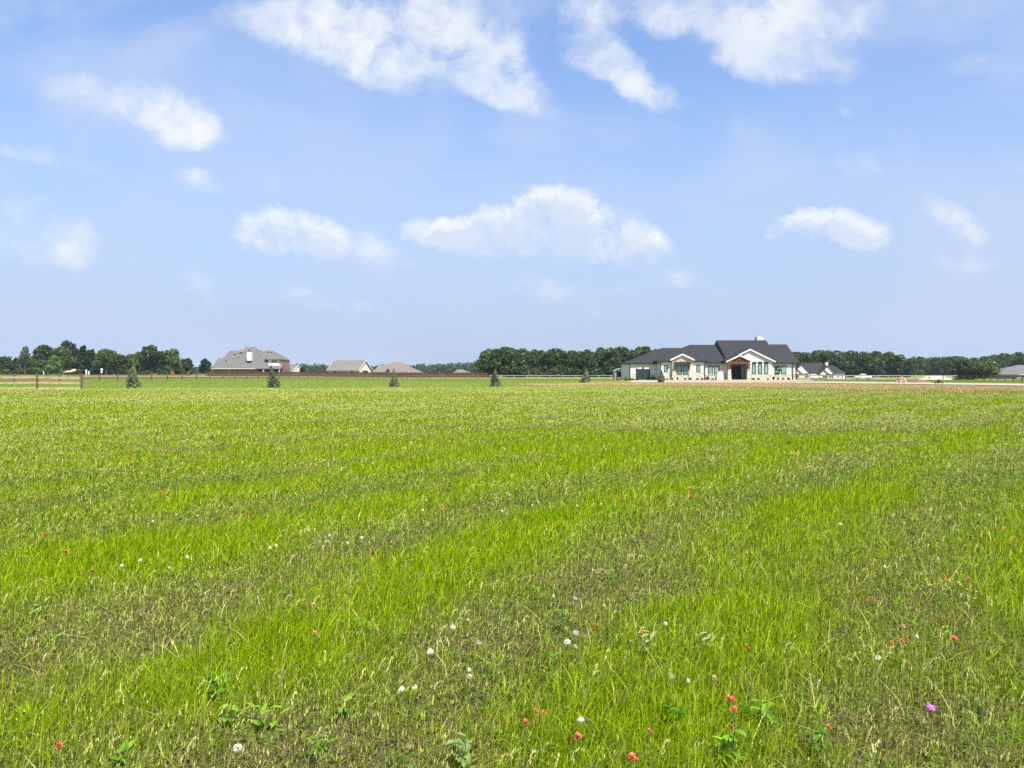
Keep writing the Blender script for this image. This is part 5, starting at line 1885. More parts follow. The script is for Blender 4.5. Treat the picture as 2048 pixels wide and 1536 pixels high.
def lush(x, y):
    xs_, ys_ = x * .985 + y * .17, y * .985 - x * .17
    L = .53 + 1.5 * (fbm(xs_ * .10 + 5, ys_ * .36 + 2, 4) - .5) + .9 * (fbm(x * .8 + 31, y * 1.1 + 8, 3) - .5) + .35 * (fbm(x * 4 + 3, y * 4 + 1, 2) - .5)
    sw = x * .80 - y * .60                      # old mowing swathes run away to the right
    L = L + (.30 * np.sin(2 * math.pi * (sw / 2.3 + 1.1 * (fbm(x * .12 + 9, y * .12 + 4, 2) - .5)))) * (.5 + fbm(x * .2, y * .2 + 40, 2))
    for (u, v, a, b, k) in PATCH:
        yc = EYE * FPX / (v - 743.0)
        xc = (u - 1024) / FPX * yc
        y0, y1 = EYE * FPX / (v + b - 743.0), EYE * FPX / max(8.0, v - b - 743.0)
        sy = max(.25, (y1 - y0) / 2)
        sx = a / FPX * yc
        L = L + k * (.75 if k > 0 else .42) * np.exp(-((x - xc) / sx) ** 2 - ((y - yc) / sy) ** 2)
    return np.clip(L, 0, 1)


def sample_area(y0, y1, dens, pad=.70, extra=2.0):
    """Random points with dens(y) plants per square metre in the wedge of field before the camera."""
    yy = np.linspace(y0, y1, 4000)
    w = dens(yy) * 2 * (pad * yy + extra)
    c = np.concatenate([[0], np.cumsum((w[1:] + w[:-1]) / 2 * np.diff(yy))])
    n = int(c[-1])
    y = np.interp(gr.random(n) * c[-1], c, yy)
    x = (gr.random(n) * 2 - 1) * (pad * y + extra)
    return x, y


class Blades:
    def __init__(s):
        s.V, s.Lp, s.St, s.C, s.nv, s.nl = [], [], [], [], 0, 0

    def add(s, verts, faces, cols):
        """verts (n, k, 3); faces list of index tuples into k; cols (n, 3)."""
        n, k = verts.shape[:2]
        s.V.append(verts.reshape(-1, 3).astype(np.float32))
        s.C.append(np.repeat(cols.astype(np.float32), k, 0))
        base = s.nv + np.arange(n)[:, None] * k
        fl = np.concatenate([np.array(f) for f in faces])
        s.Lp.append((base + fl[None]).ravel().astype(np.int32))
        off = np.concatenate([[0], np.cumsum([len(f) for f in faces])[:-1]])
        s.St.append((s.nl + np.arange(n)[:, None] * len(fl) + off[None]).ravel().astype(np.int32))
        s.nv += n * k
        s.nl += n * len(fl)

    def blades(s, x, y, z, hgt, wid, lean, la, col, seg):
        n = len(x)
        yaw = gr.uniform(0, 2 * math.pi, n)
        sx, sy = np.cos(yaw) * wid / 2, np.sin(yaw) * wid / 2
        lx, ly = np.cos(la) * lean * hgt, np.sin(la) * lean * hgt
        ts = {1: (0, 1), 2: (0, .55, 1), 3: (0, .4, .75, 1)}[seg]
        P = []
        for t in ts[:-1]:
            cxx, cyy, cz = x + lx * t ** 2, y + ly * t ** 2, z + hgt * t * (1 - .25 * lean * t)
            k = 1 - .55 * t ** 2
            P += [np.stack([cxx - sx * k, cyy - sy * k, cz], -1), np.stack([cxx + sx * k, cyy + sy * k, cz], -1)]
        P.append(np.stack([x + lx, y + ly, z + hgt * (1 - .25 * lean)], -1))
        F = {1: [(0, 1, 2)], 2: [(0, 1, 3, 2), (2, 3, 4)], 3: [(0, 1, 3, 2), (2, 3, 5, 4), (4, 5, 6)]}[seg]
        s.add(np.stack(P, 1), F, col)

    def heads(s, x, y, z, ln, wd, col, tx, ty):
        """Small seed heads: two crossed lozenges from (x, y, z) along a leaning axis."""
        n = len(x)
        a = gr.uniform(0, math.pi, n)
        ax, ay, az = tx * ln, ty * ln, ln * np.sqrt(np.clip(1 - tx * tx - ty * ty, .05, 1))
        for k in range(2):
            cx_, sy_ = np.cos(a + k * math.pi / 2) * wd / 2, np.sin(a + k * math.pi / 2) * wd / 2
            m = .4
            s.add(np.stack([np.stack([x, y, z], -1), np.stack([x + ax * m + cx_, y + ay * m + sy_, z + az * m], -1),
                            np.stack([x + ax, y + ay, z + az], -1), np.stack([x + ax * m - cx_, y + ay * m - sy_, z + az * m], -1)], 1), [(0, 1, 2, 3)], col)

    def build(s, name, mat):
        return link(bpy.data.objects.new(name, np_mesh(name, np.concatenate(s.V), np.concatenate(s.Lp), np.concatenate(s.St), mat, np.concatenate(s.C))))


def mixc(a, b, t):
    return np.array(a)[None] * (1 - t[:, None]) + np.array(b)[None] * t[:, None]


STRIP_U = np.array([1060, 1081, 1200, 1300, 1500, 1700, 2048, 2500], float)
STRIP_N = np.array([92, 88, 80, 76, 66, 58.5, 54.5, 52], float)
STRIP_F = np.array([92, 92, 92, 90, 85, 76, 65, 60], float)


def upix(x, y):
    return 1024 + FPX * x / np.maximum(y, .1)


def far_limit(x, y):
    e = meadow_edge(x)
    u = upix(x, y)
    return np.where(u > 1100, np.minimum(e + 6 * (u < 1300), np.interp(u, STRIP_U, STRIP_N)), e)


def blade_colors(L, n, dry=0.0):
    lime, green, olive, straw = (.325, .440, .003), (.095, .195, .006), (.285, .345, .026), (.62, .53, .22)
    t = np.clip(L + gr.normal(0, .16, n), 0, 1)
    c = mixc(olive, lime, np.clip(t * 1.5 - .25, 0, 1))
    dk = gr.random(n) < .28
    c[dk] = c[dk] * .35 + np.array(green) * .65
    st = gr.random(n) < (.02 + .13 * (1 - L) ** 1.4 + dry)
    c[st] = np.array(straw) * gr.uniform(.6, 1.15, (st.sum(), 1))
    return c * gr.uniform(.45, 1.25, (n, 1))


def meadow():
    B = Blades()
    for y0, y1, A, seg, wk in ((1.7, 7, 24000, 3, 1.0), (7, 14, 21000, 2, 1.1), (14, 34, 15000, 1, 1.5), (34, 93, 11000, 1, 1.7)):
        x, y = sample_area(y0, y1, lambda q: A / q)
        keep = y < far_limit(x, y) + gr.normal(0, .5, len(x))
        x, y = x[keep], y[keep]
        L = lush(x, y)
        keep = gr.random(len(x)) < np.where(y < 9, .33, .48) + .67 * np.clip(L * 1.6, 0, 1)
        x, y, L = x[keep], y[keep], L[keep]
        n = len(x)
        z = H(x, y) - .01
        hgt = (.060 + .050 * np.clip(L * 1.3, 0, 1)) * gr.uniform(.5, 1.5, n) + (gr.random(n) < .08) * gr.uniform(.02, .11, n)
        wid = .0042 * np.maximum(y / 4.0, .8) * wk * gr.uniform(.6, 1.35, n)
        wid = np.minimum(wid, .07)
        if seg == 1:
            hgt = hgt * .95
        lean = np.abs(gr.normal(.35, .35, n))
        la = np.where(gr.random(n) < .5, gr.uniform(0, 6.283, n), gr.normal(.3, .7, n))
        B.blades(x, y, z, hgt, wid, lean, la, blade_colors(L, n), seg)
    # dry litter lying between the blades, close by
    x, y = sample_area(1.7, 9, lambda q: 9000 / q)
    L = lush(x, y)
    k = gr.random(len(x)) < 1.15 - L
    x, y = x[k], y[k]
    n = len(x)
    B.blades(x, y, H(x, y) + gr.uniform(.004, .035, n), gr.uniform(.01, .04, n), .0045 * np.maximum(1, y / 4), gr.uniform(2, 4.5, n), gr.uniform(0, 6.283, n),
             np.array((.34, .27, .13))[None] * gr.uniform(.35, 1.2, (n, 1)), 2)
    # small round leaves low in the sward
    x, y = sample_area(1.7, 12, lambda q: 4200 / q)
    n = len(x)
    L = lush(x, y)
    z = H(x, y) + gr.uniform(.02, .085, n)
    s = gr.uniform(.005, .011, n) * np.maximum(1, y / 5)
    a = gr.uniform(0, 6.283, n)
    tl = gr.normal(0, .45, (n, 2))
    P = []
    for k, (ca, r_) in enumerate(((0, 1.25), (1.3, .8), (3.14, .55), (-1.3, .8))):
        dx, dy = np.cos(a + ca) * s * r_, np.sin(a + ca) * s * r_
        P.append(np.stack([x + dx, y + dy, z + dx * tl[:, 0] + dy * tl[:, 1]], -1))
    B.add(np.stack(P, 1), [(0, 1, 2, 3)], mixc((.10, .17, .02), (.14, .25, .015), L) * gr.uniform(.7, 1.25, (n, 1)))
    # tufts of wider leaves and a few long arching straps, close by
    x, y = sample_area(1.8, 13, lambda q: 60 / q ** .8)
    rep_ = 8
    gx, gy = np.repeat(x, rep_), np.repeat(y, rep_)
    n = len(gx)
    size = np.repeat(gr.uniform(.35, 1.0, len(x)) ** 1.3, rep_)
    big = np.repeat(gr.random((len(x), 1)) * .5 + .2, rep_, 0)
    col = (np.array((.17, .34, .012))[None] * (1 - big) + np.array((.30, .44, .02))[None] * big) * gr.uniform(.75, 1.2, (n, 1))
    B.blades(gx + gr.normal(0, .012, n), gy + gr.normal(0, .012, n), H(gx, gy), gr.uniform(.06, .13, n) * size, gr.uniform(.009, .018, n) * size, gr.uniform(.3, 1.3, n), gr.uniform(0, 6.283, n), col, 3)
    x, y = sample_area(1.8, 11, lambda q: 45 / q)
    n = len(x)
    B.blades(x, y, H(x, y), gr.uniform(.12, .22, n), gr.uniform(.003, .0055, n), gr.uniform(.6, 1.5, n), gr.uniform(0, 6.283, n), mixc((.40, .48, .05), (.58, .52, .20), gr.random(n)), 3)
    o = B.build('meadow_grass', M['grass'])
    tag(o, 'bright green unmown meadow grass with olive and dry patches', 'grass', kind='stuff')

    # stems with pale seed heads
    B = Blades()
    for y0, y1, A, hw in ((1.7, 12, 3300, .8), (12, 34, 3800, .95), (34, 93, 3200, 1.05)):
        x, y = sample_area(y0, y1, lambda q: A / q)
        k = (y < far_limit(x, y)) & (gr.random(len(x)) < .10 + .75 * (1 - lush(x, y)) ** 1.5)
        x, y = x[k], y[k]
        n = len(x)
        L = lush(x, y)
        z = H(x, y)
        hg = gr.uniform(.07, .18, n) * (1.1 - .2 * L)
        lean, la = np.abs(gr.normal(.15, .15, n)), gr.normal(.3, .9, n)
        sc_ = np.maximum(1, y / 5.0)
        B.blades(x, y, z, hg, .0022 * np.maximum(1, y / 4.5), lean, la, np.array((.17, .22, .05))[None] * gr.uniform(.7, 1.2, (n, 1)), 1)
        col = mixc((.68, .62, .24), (.46, .56, .09), gr.random(n) ** .8) * gr.uniform(.55, 1.2, (n, 1))
        tx, ty = np.cos(la) * np.clip(lean, 0, .6), np.sin(la) * np.clip(lean, 0, .6)
        ln = gr.uniform(.008, .020, n) * gr.uniform(.8, 2.2, n) * np.minimum(np.maximum(1, y / 14), 2.2)
        wd = gr.uniform(.0035, .0075, n) * sc_ ** .9 * hw
        B.heads(x + np.cos(la) * lean * hg * .9, y + np.sin(la) * lean * hg * .9, z + hg * (1 - .25 * lean) - .012, ln, np.minimum(wd, .06), col, tx, ty)
    # taller nodding plumes, single and in loose groups
    x, y = sample_area(2.6, 40, lambda q: 26 / q ** .75)
    k = gr.random(len(x)) < .12 + 1.0 * (1 - lush(x, y)) ** 1.5
    x, y = x[k], y[k]
    gx = np.concatenate([x + gr.normal(0, .07, len(x)) for _ in range(3)])
    gy = np.concatenate([y + gr.normal(0, .07, len(y)) for _ in range(3)])
    n = len(gx)
    z = H(gx, gy)
    hg = gr.uniform(.20, .36, n)
    la = gr.normal(.4, .9, n)
    sc_ = np.maximum(1, gy / 7)
    B.blades(gx, gy, z, hg, .003 * sc_, gr.uniform(.1, .3, n) * 0 + .2, la, np.tile((.22, .23, .07), (n, 1)), 2)
    for i in range(9):
        f = i / 8
        lx, ly = np.cos(la), np.sin(la)
        hx_ = gx + lx * hg * (.14 + .18 * f ** 1.7)
        hy_ = gy + ly * hg * (.14 + .18 * f ** 1.7)
        hz_ = z + hg * (.76 + .24 * f - .16 * f ** 3)
        B.heads(hx_ + gr.normal(0, .002, n) * sc_, hy_ + gr.normal(0, .002, n) * sc_, hz_, gr.uniform(.012, .02, n), .0052 * sc_ * (1 - .4 * f),
                mixc((.66, .60, .26), (.55, .56, .18), gr.random(n)), lx * .5 + gr.normal(0, .15, n), ly * .5 + gr.normal(0, .15, n))
    o = B.build('seed_heads', M['straw'])
    tag(o, 'pale straw seed heads on thin stems among the meadow grass', 'grass', kind='stuff')


meadow()


def dry_strip():
    """Band of taller reddish dry grass between the meadow and the driveway."""
    B = Blades()
    n = 210000
    u = gr.uniform(1040, 2420, n)
    f = gr.random(n)
    yn, yf = np.interp(u, STRIP_U, STRIP_N), np.interp(u, STRIP_U, STRIP_F)
    y = yn + (yf - yn) * f + gr.normal(0, .35, n)
    x = (u - 1024) / FPX * y
    z = H(x, y)
    p = fbm(x * .22 + 3, y * .22 + 7, 3)
    hgt = (.22 + .20 * p) * gr.uniform(.7, 1.25, n) * np.clip((u - 1040) / 160, .45, 1)
    red, straw, grn = (.44, .25, .105), (.58, .48, .19), (.25, .33, .06)
    g = np.clip((.58 - p) * 4 + .35, .1, .95)
    r1 = gr.random(n)
    c = np.where((r1 < g * .55)[:, None], np.array(grn)[None], np.where((gr.random(n) < .42)[:, None], np.array(red)[None], np.array(straw)[None])) * gr.uniform(.7, 1.25, (n, 1))
    B.blades(x, y, z, hgt, gr.uniform(.025, .06, n), np.abs(gr.normal(.3, .2, n)), gr.uniform(0, 6.28, n), c, 1)
    k = gr.random(n) < .22
    B.heads(x[k], y[k], z[k] + hgt[k] * .9, gr.uniform(.06, .12, k.sum()), gr.uniform(.03, .05, k.sum()),
            mixc((.68, .58, .30), (.52, .33, .17), gr.random(k.sum())), gr.normal(.1, .2, k.sum()), gr.normal(0, .2, k.sum()))
    o = B.build('dry_grass', M['straw'])
    tag(o, 'band of taller reddish brown dry grass along the driveway', 'grass', kind='stuff')


dry_strip()


def lawn():
    B = Blades()
    x, y = sample_area(60, 224, lambda q: 1500 / q, .72, 4)
    u = upix(x, y)
    fy = np.where(u > 1100, np.maximum(meadow_edge(x), np.interp(u, STRIP_U, STRIP_F)), meadow_edge(x))
    k = (y > fy - .5) & ~((x > 18) & (x < 58) & (y > 127) & (y < 158))
    v = 743 + EYE * FPX / y
    dn = np.interp(u, [1262, 1350, 1450, 1600, 1800, 2048, 2350], [765, 765.6, 765.8, 766.2, 768.3, 772, 777])
    df = np.interp(u, [1262, 1350, 1450, 1600, 1800, 2048, 2350], [761.2, 761.6, 763, 763.5, 765.2, 768, 772])
    k &= ~((u > 1255) & (v < dn + .4) & (v > df - .4))
    x, y = x[k], y[k]
    n = len(x)
    side = (x + 66.5) * -.946 - (y - 105) * -.325
    past = (side > 0) | (y > 221)
    f = fbm(x * .10, y * .10, 3)
    c = mixc((.17, .235, .03), (.235, .275, .055), np.clip(f * 2 - .5, 0, 1))
    cp_ = mixc((.32, .29, .10), (.17, .20, .05), np.clip(f * 2.4 - .7, 0, 1))
    c = np.where(past[:, None], cp_, c) * gr.uniform(.75, 1.2, (n, 1))
    B.blades(x, y, H(x, y), gr.uniform(.03, .09, n), .055 * y / 90 * gr.uniform(.6, 1.3, n), np.abs(gr.normal(.4, .3, n)), gr.uniform(0, 6.28, n), c, 1)
    o = B.build('lawn_grass', M['grass'])
    tag(o, 'short mown green grass between the meadow and the fences', 'grass', kind='stuff')


lawn()


# ------------------------------------------------------------------ wild flowers and broad-leaved weeds
def leaf_strip(mb, base, ang, ln, wd, rise, droop, n=4):
    """One pointed leaf as a bent strip."""
    ca, sa = math.cos(ang), math.sin(ang)
    L, Rr = [], []
    for i in range(n + 1):
        t = i / n
        w = wd * (math.sin(math.pi * min(1, .12 + t * .88)) ** .8) / 2 * (1 if t < 1 else 0)
        d = ln * t
        z = base[2] + rise * t - droop * t * t
        cx_, cy_ = base[0] + ca * d, base[1] + sa * d
        fold = wd * .12
        L.append((cx_ - sa * w, cy_ + ca * w, z + fold * (w > 0)))
        Rr.append((cx_ + sa * w, cy_ - ca * w, z + fold * (w > 0)))
    mid = [(base[0] + ca * ln * i / n, base[1] + sa * ln * i / n, base[2] + rise * i / n - droop * (i / n) ** 2) for i in range(n + 1)]
    for i in range(n):
        if i == n - 1:
            mb.poly([mid[i], Rr[i], mid[i + 1]])
            mb.poly([L[i], mid[i], mid[i + 1]])
        else:
            mb.poly([mid[i], Rr[i], Rr[i + 1], mid[i + 1]])
            mb.poly([L[i], mid[i], mid[i + 1], L[i + 1]])


def paintbrush(mat_a, mat_b, seed):
    r = random.Random(seed)
    t = thing('paintbrush_flower', None, 'flower')
    s = MB().path([(0, 0, -.02), (.006, 0, .09), (.002, .004, .19)], [.0022, .002, .0018], 6)
    for k in range(7):
        leaf_strip(s, (.004, 0, .03 + .022 * k), r.uniform(0, 6.28), .035, .006, .02, .01, 3)
    s.build('stem', M['stem'], t, local=True)
    b, c = MB(), MB()
    for k in range(15):
        a = k * 2.4 + r.uniform(-.3, .3)
        f = k / 15
        z = .180 + .020 * f
        leaf_strip(b, (.002, .004, z), a, (.028 - .013 * f) * r.uniform(.8, 1.2), .014 - .004 * f, .010 + .010 * f, .004, 3)
        if k % 2 == 0:
            leaf_strip(c, (.002, .004, z + .001), a + .5, .017, .009, .012, .004, 3)
    bo = b.build('bracts', mat_a, t, local=True)
    c.build('bract_base', mat_b, bo, local=True)
    return t


def dandelion(seed, cut):
    r = np.random.default_rng(seed)
    t = thing('dandelion', None, 'flower')
    MB().path([(0, 0, -.02), (.004, .002, .1), (0, 0, .195)], [.0022, .002, .0018], 6).build('stem', M['stem'], t, local=True)
    V = []
    d = r.normal(size=(190, 3))
    d /= np.linalg.norm(d, axis=1, keepdims=True)
    ax = np.array((.8, .3, .5)) / .99
    d = d[(d @ ax < 1 - .5 * abs(cut)) if cut > 0 else (d @ ax < .35)]   # part of the clock has blown away
    c = np.array((0, 0, .2))
    R0 = .0165
    for q in d:
        a = np.cross(q, r.normal(size=3))
        a /= np.linalg.norm(a)
        b = np.cross(q, a)
        tip = c + q * R0 * r.uniform(.70, 1.12)
        V += [c + q * .003, tip + a * .0012, tip + q * .0004, tip - a * .0012]
        V += [tip + a * .0036, tip + b * .0036 + q * .0015, tip - a * .0036, tip - b * .0036 + q * .0015]
    quads_object('seed_head', np.array(V), M['fluff'], t)
    return t


PB = [paintbrush(M['petal_red'], M['petal_cream'], 1), paintbrush(M['petal_red'], M['petal_pale'], 2), paintbrush(M['petal_pale'], M['petal_cream'], 3)]
DN = [dandelion(1, .25), dandelion(2, .55), dandelion(3, -.1)]
_first = set()


def plant(proto, u, v, hgt, scale, label, group):
    x, y, z = put(u, v, hgt)
    if proto.name in _first:
        o = copy_tree(proto)
    else:
        _first.add(proto.name)
        o = proto
    o.location = (x, y, h(x, y))
    k = hgt / .2
    scale *= .84
    o.scale = (scale, scale, max(k, scale * .8))
    o.rotation_euler = (random.uniform(-.12, .12), random.uniform(-.12, .12), random.uniform(0, 6.28))
    o['label'] = label
    o['group'] = group
    return o


GP, GD = 'paintbrush flowers in the meadow', 'dandelion clocks in the meadow'
NEARP = [
    (1150, 1471, 0, 1.05, 'large red paintbrush with cream centre, lowest below a dandelion clock'), (1260, 1505, 0, .95, 'red paintbrush flower nearest the bottom frame edge'),
    (1307, 1458, 0, .6, 'small red paintbrush between the two lowest red ones and the leafy weed'), (1465, 1418, 0, 1.0, 'red and cream paintbrush lowest of a vertical cluster of four'),
    (1457, 1390, 0, .85, 'red paintbrush upper left of the cluster of four'), (1473, 1395, 0, .6, 'small red paintbrush upper right of the cluster of four'),
    (1464, 1446, 1, .5, 'tiny faded paintbrush below the red and cream one'), (1663, 1453, 1, .8, 'lone coral paintbrush low in the field below the magenta flower'),
    (1782, 1284, 0, .65, 'red paintbrush left of a close pair'), (1807, 1280, 0, .8, 'red paintbrush right of a close pair beside a white clock'),
    (1816, 1252, 2, .7, 'pale salmon paintbrush above the close red pair'), (1914, 1279, 0, 1.15, 'largest orange red paintbrush at the right of the field'),
    (1816, 1327, 2, .7, 'pale cream paintbrush below the close red pair'), (1433, 1353, 2, .65, 'pale paintbrush above the cluster of four'),
    (1500, 1289, 1, .6, 'small coral paintbrush alone in lime grass'), (1890, 1152, 0, .7, 'red paintbrush left one above the yellow blooms'),
    (1934, 1155, 1, .7, 'coral paintbrush right one above the yellow blooms'), (1748, 1098, 1, .6, 'small coral paintbrush above the broken white clock'),
    (1746, 1197, 1, .5, 'tiny coral paintbrush over a bare brown patch'), (1985, 1084, 1, .9, 'coral paintbrush left of a trio near the right frame edge'),
    (2025, 1082, 1, 1.0, 'coral paintbrush right of a trio near the right frame edge'), (2012, 1055, 2, .9, 'topmost faded paintbrush of a trio near the right frame edge'),
    (1190, 1250, 0, .6, 'small red paintbrush between two white clocks'), (1282, 1261, 1, .65, 'coral paintbrush over the bare brown centre patch'),
    (1050, 1440, 1, .75, 'coral paintbrush lowest of a loose centre trio'), (1072, 1420, 0, .6, 'red paintbrush at the top of a loose centre trio'), (1086, 1426, 0, .5, 'small red paintbrush right of a loose centre trio'),
    (625, 1265, 2, .8, 'pale salmon paintbrush alone left of centre'), (112, 1493, 0, .9, 'red paintbrush at the bottom left near the frame corner'), (632, 1206, 2, .8, 'pale faded paintbrush above the pale salmon one'),
    (1098, 1047, 0, 1.2, 'bright orange red paintbrush alone in mid meadow'), (743, 1102, 0, .7, 'small red paintbrush left of centre in lime grass'), (886, 1025, 1, 1.3, 'large coral paintbrush before the white clocks'),
]
for u, v, k, s, lab in NEARP:
    plant(PB[k], u, v, .145 + .03 * random.random(), s, lab, GP)
MIDP = [(325, 982), (500, 1024), (1248, 998), (1380, 975), (138, 1101), (85, 1067), (190, 1140), (200, 952), (27, 953), (77, 996), (515, 989), (710, 1018), (630, 980), (618, 1008), (536, 998), (885, 1010),
        (860, 983), (970, 965), (1272, 952), (1285, 991), (1313, 1001), (1397, 1020), (1548, 970), (1920, 943), (1379, 990), (655, 904), (385, 927), (338, 934), (118, 916), (453, 903), (880, 913), (875, 891), (1057, 897),
        (1593, 909), (1654, 918), (1687, 907), (1707, 909), (1875, 888), (308, 896), (330, 901), (258, 910), (212, 905), (165, 914), (750, 882), (620, 915), (1529, 884)]
FARP = [(177, 860), (355, 865), (390, 860), (412, 857), (395, 875), (460, 855), (490, 852), (505, 853), (512, 850), (530, 853), (540, 848), (550, 849), (562, 850), (570, 852), (870, 833), (845, 860), (775, 868), (945, 832), (980, 831),
        (1050, 833), (1107, 832), (1157, 867), (1169, 866), (1182, 868), (1203, 862), (1366, 870), (1338, 869), (1745, 818), (1873, 869), (1955, 875), (1720, 868), (480, 848), (600, 851), (330, 905), (1340, 880)]
for i, (u, v) in enumerate(MIDP):
    plant(PB[(1, 0, 1, 2)[i % 4]], u, v, .19, 1.0 + .25 * random.random(), 'small orange red paintbrush dotted across the middle of the meadow', GP)
for i, (u, v) in enumerate(FARP):
    plant(PB[(1, 2, 1)[i % 3]], u, v, .20, 1.35 + .3 * random.random(), 'tiny orange paintbrush speck in the far band of the meadow', GP)

NEARD = [(245, 1131, 1.0, 'white clock at the left, left one of a row of three'), (278, 1125, 1.15, 'large white clock at the left, middle of a row of three'), (338, 1135, .8, 'small white clock at the left, right one of a row of three'),
         (372, 1113, .9, 'white clock just above the row of three at left'), (910, 1256, 1.1, 'white clock left of a leaning grass stem near the centre'), (963, 1287, 1.1, 'ragged white clock right of the bare centre patch'),
         (940, 1240, .7, 'small half-blown clock above the centre pair'), (852, 1310, 1.2, 'large broken white clock on the bare brown patch'), (933, 1340, .9, 'white clock upper of a touching vertical pair'),
         (936, 1357, 1.1, 'round white clock lower of a touching vertical pair'), (800, 1376, 1.0, 'pale fading clock left of the bare patch front'), (822, 1376, .9, 'pale fading clock beside its left twin'),
         (1146, 1198, 1.0, 'bright white clock over tall nodding grass'), (1102, 1193, .6, 'tiny white clock left of the bright one'), (1213, 1211, .8, 'white clock right of the nodding grass plumes'),
         (1137, 1290, 1.2, 'white clock left of a clustered three'), (1158, 1280, 1.3, 'largest white clock of a clustered three'), (1150, 1294, 1.0, 'white clock lowest of a clustered three'),
         (1327, 1246, .9, 'white clock right of the bare brown centre'), (1162, 1443, 1.1, 'white clock above the large red paintbrush'), (1338, 1353, .95, 'ragged white clock in lime grass right of centre'),
         (1680, 1050, 1.1, 'lone white clock in olive grass at upper right'), (1775, 1134, .9, 'broken white clock among olive grass at right'), (1753, 1313, .95, 'pale clock below the red pair at right'),
         (1830, 1274, .85, 'white clock between the red pair and the largest paintbrush'), (475, 1508, 1.2, 'pale cream clock at the bottom left'), (1378, 1362, .7, 'small pale clock in lime grass')]
for i, (u, v, s, lab) in enumerate(NEARD):
    lab = lab.replace('clock', 'dandelion clock', 1) if 'clocks' not in lab else lab
    plant(DN[i % 3], u, v, .14, s, lab, GD)
for i, (u, v) in enumerate([(305, 1043), (660, 1072), (697, 1086), (725, 1076), (540, 1096), (552, 1091), (845, 1020), (1005, 1022), (1011, 1028), (850, 1001), (1065, 1010), (1080, 1004), (1150, 1012), (735, 918), (745, 926),
                            (350, 1030), (397, 1032), (488, 900), (370, 875), (1238, 873), (1470, 929), (1020, 990), (1205, 1008), (1960, 1030), (620, 1060)]):
    plant(DN[i % 3], u, v, .16, .85, 'small white dandelion clock out in the middle of the meadow', GD)


def magenta():
    x, y, z = put(1842, 1399, .15)
    t = thing('winecup_flower', 'single magenta five-petalled flower low at the right', 'flower', (x, y, h(x, y)))
    m = MB()
    for k in range(5):
        leaf_strip(m, (0, 0, .15), k * 2 * math.pi / 5 + .2, .021, .019, .010, .003, 4)
    m.build('petals', M['petal_magenta'], t, local=True)
    MB().prism([(.004 * math.cos(a), .004 * math.sin(a), .15) for a in np.linspace(0, 5.4, 7)], [(.003 * math.cos(a), .003 * math.sin(a), .163) for a in np.linspace(0, 5.4, 7)]).build('centre', M['fluff'], t, local=True)
    s = MB().path([(0, 0, -.02), (.003, 0, .08), (0, 0, .149)], [.002] * 3, 6)
    leaf_strip(s, (0, 0, .05), 1.0, .04, .012, .02, .01)
    leaf_strip(s, (0, 0, .08), 4.0, .035, .01, .02, .01)
    s.build('stem', M['stem'], t, local=True)
    t.rotation_euler = (R(24), 0, R(10))


magenta()


def yellow_patch():
    r = random.Random(8)
    x, y, z = put(1900, 1180, .12)
    t = thing('yellow_flower_plant', 'low plant with many tiny yellow blooms at the right', 'flower', (x, y, h(x, y)))
    f, s = MB(), MB()
    for k in range(64):
        a, q = r.uniform(0, 6.28), r.random() ** .7
        px, py, pz = .17 * q * math.cos(a), .20 * q * math.sin(a), .17 - .07 * q + .04 * r.random()
        for j in range(4):
            leaf_strip(f, (px, py, pz), j * 1.57 + a, .006, .006, .002, .001, 2)
        if k % 2 == 0:
            s.path([(px * .3, py * .3, 0), (px, py, pz)], [.0015, .001], 5)
    f.build('blooms', M['petal_yellow'], t, local=True)
    s.build('stems', M['stem'], t, local=True)


yellow_patch()


def weed(label, u, v, hgt, spread, n, ln, wd, mat, seed, kind='weed', stems=3, grp='broad-leaved weeds in the meadow'):
    r = random.Random(seed)
    hgt *= 1.15
    ln *= .85
    wd *= .85
    x, y, z = put(u, v, hgt * .5)
    t = thing(kind, label, 'weed', (x, y, h(x, y)), grp)
    s, m = MB(), MB()
    for k in range(stems):
        a = r.uniform(0, 6.28)
        q = spread * r.uniform(.1, .8)
        tip = (q * math.cos(a), q * math.sin(a), hgt * r.uniform(.75, 1.05))
        s.path([(q * .25 * math.cos(a), q * .25 * math.sin(a), -.02), (q * .6 * math.cos(a), q * .6 * math.sin(a), hgt * .5), tip], [.003, .0025, .0015], 5)
        for j in range(n):
            f = (j + .5) / n
            b = (q * (.25 + .75 * f) * math.cos(a), q * (.25 + .75 * f) * math.sin(a), tip[2] * f)
            leaf_strip(m, b, j * 2.4 + r.uniform(-.4, .4), ln * r.uniform(.7, 1.2) * (1.1 - .5 * f), wd * r.uniform(.8, 1.2), ln * r.uniform(.25, .7), ln * r.uniform(.1, .5), 5)
    s.build('stem', M['stem'], t, local=True)
    m.build('leaves', mat, t, local=True)


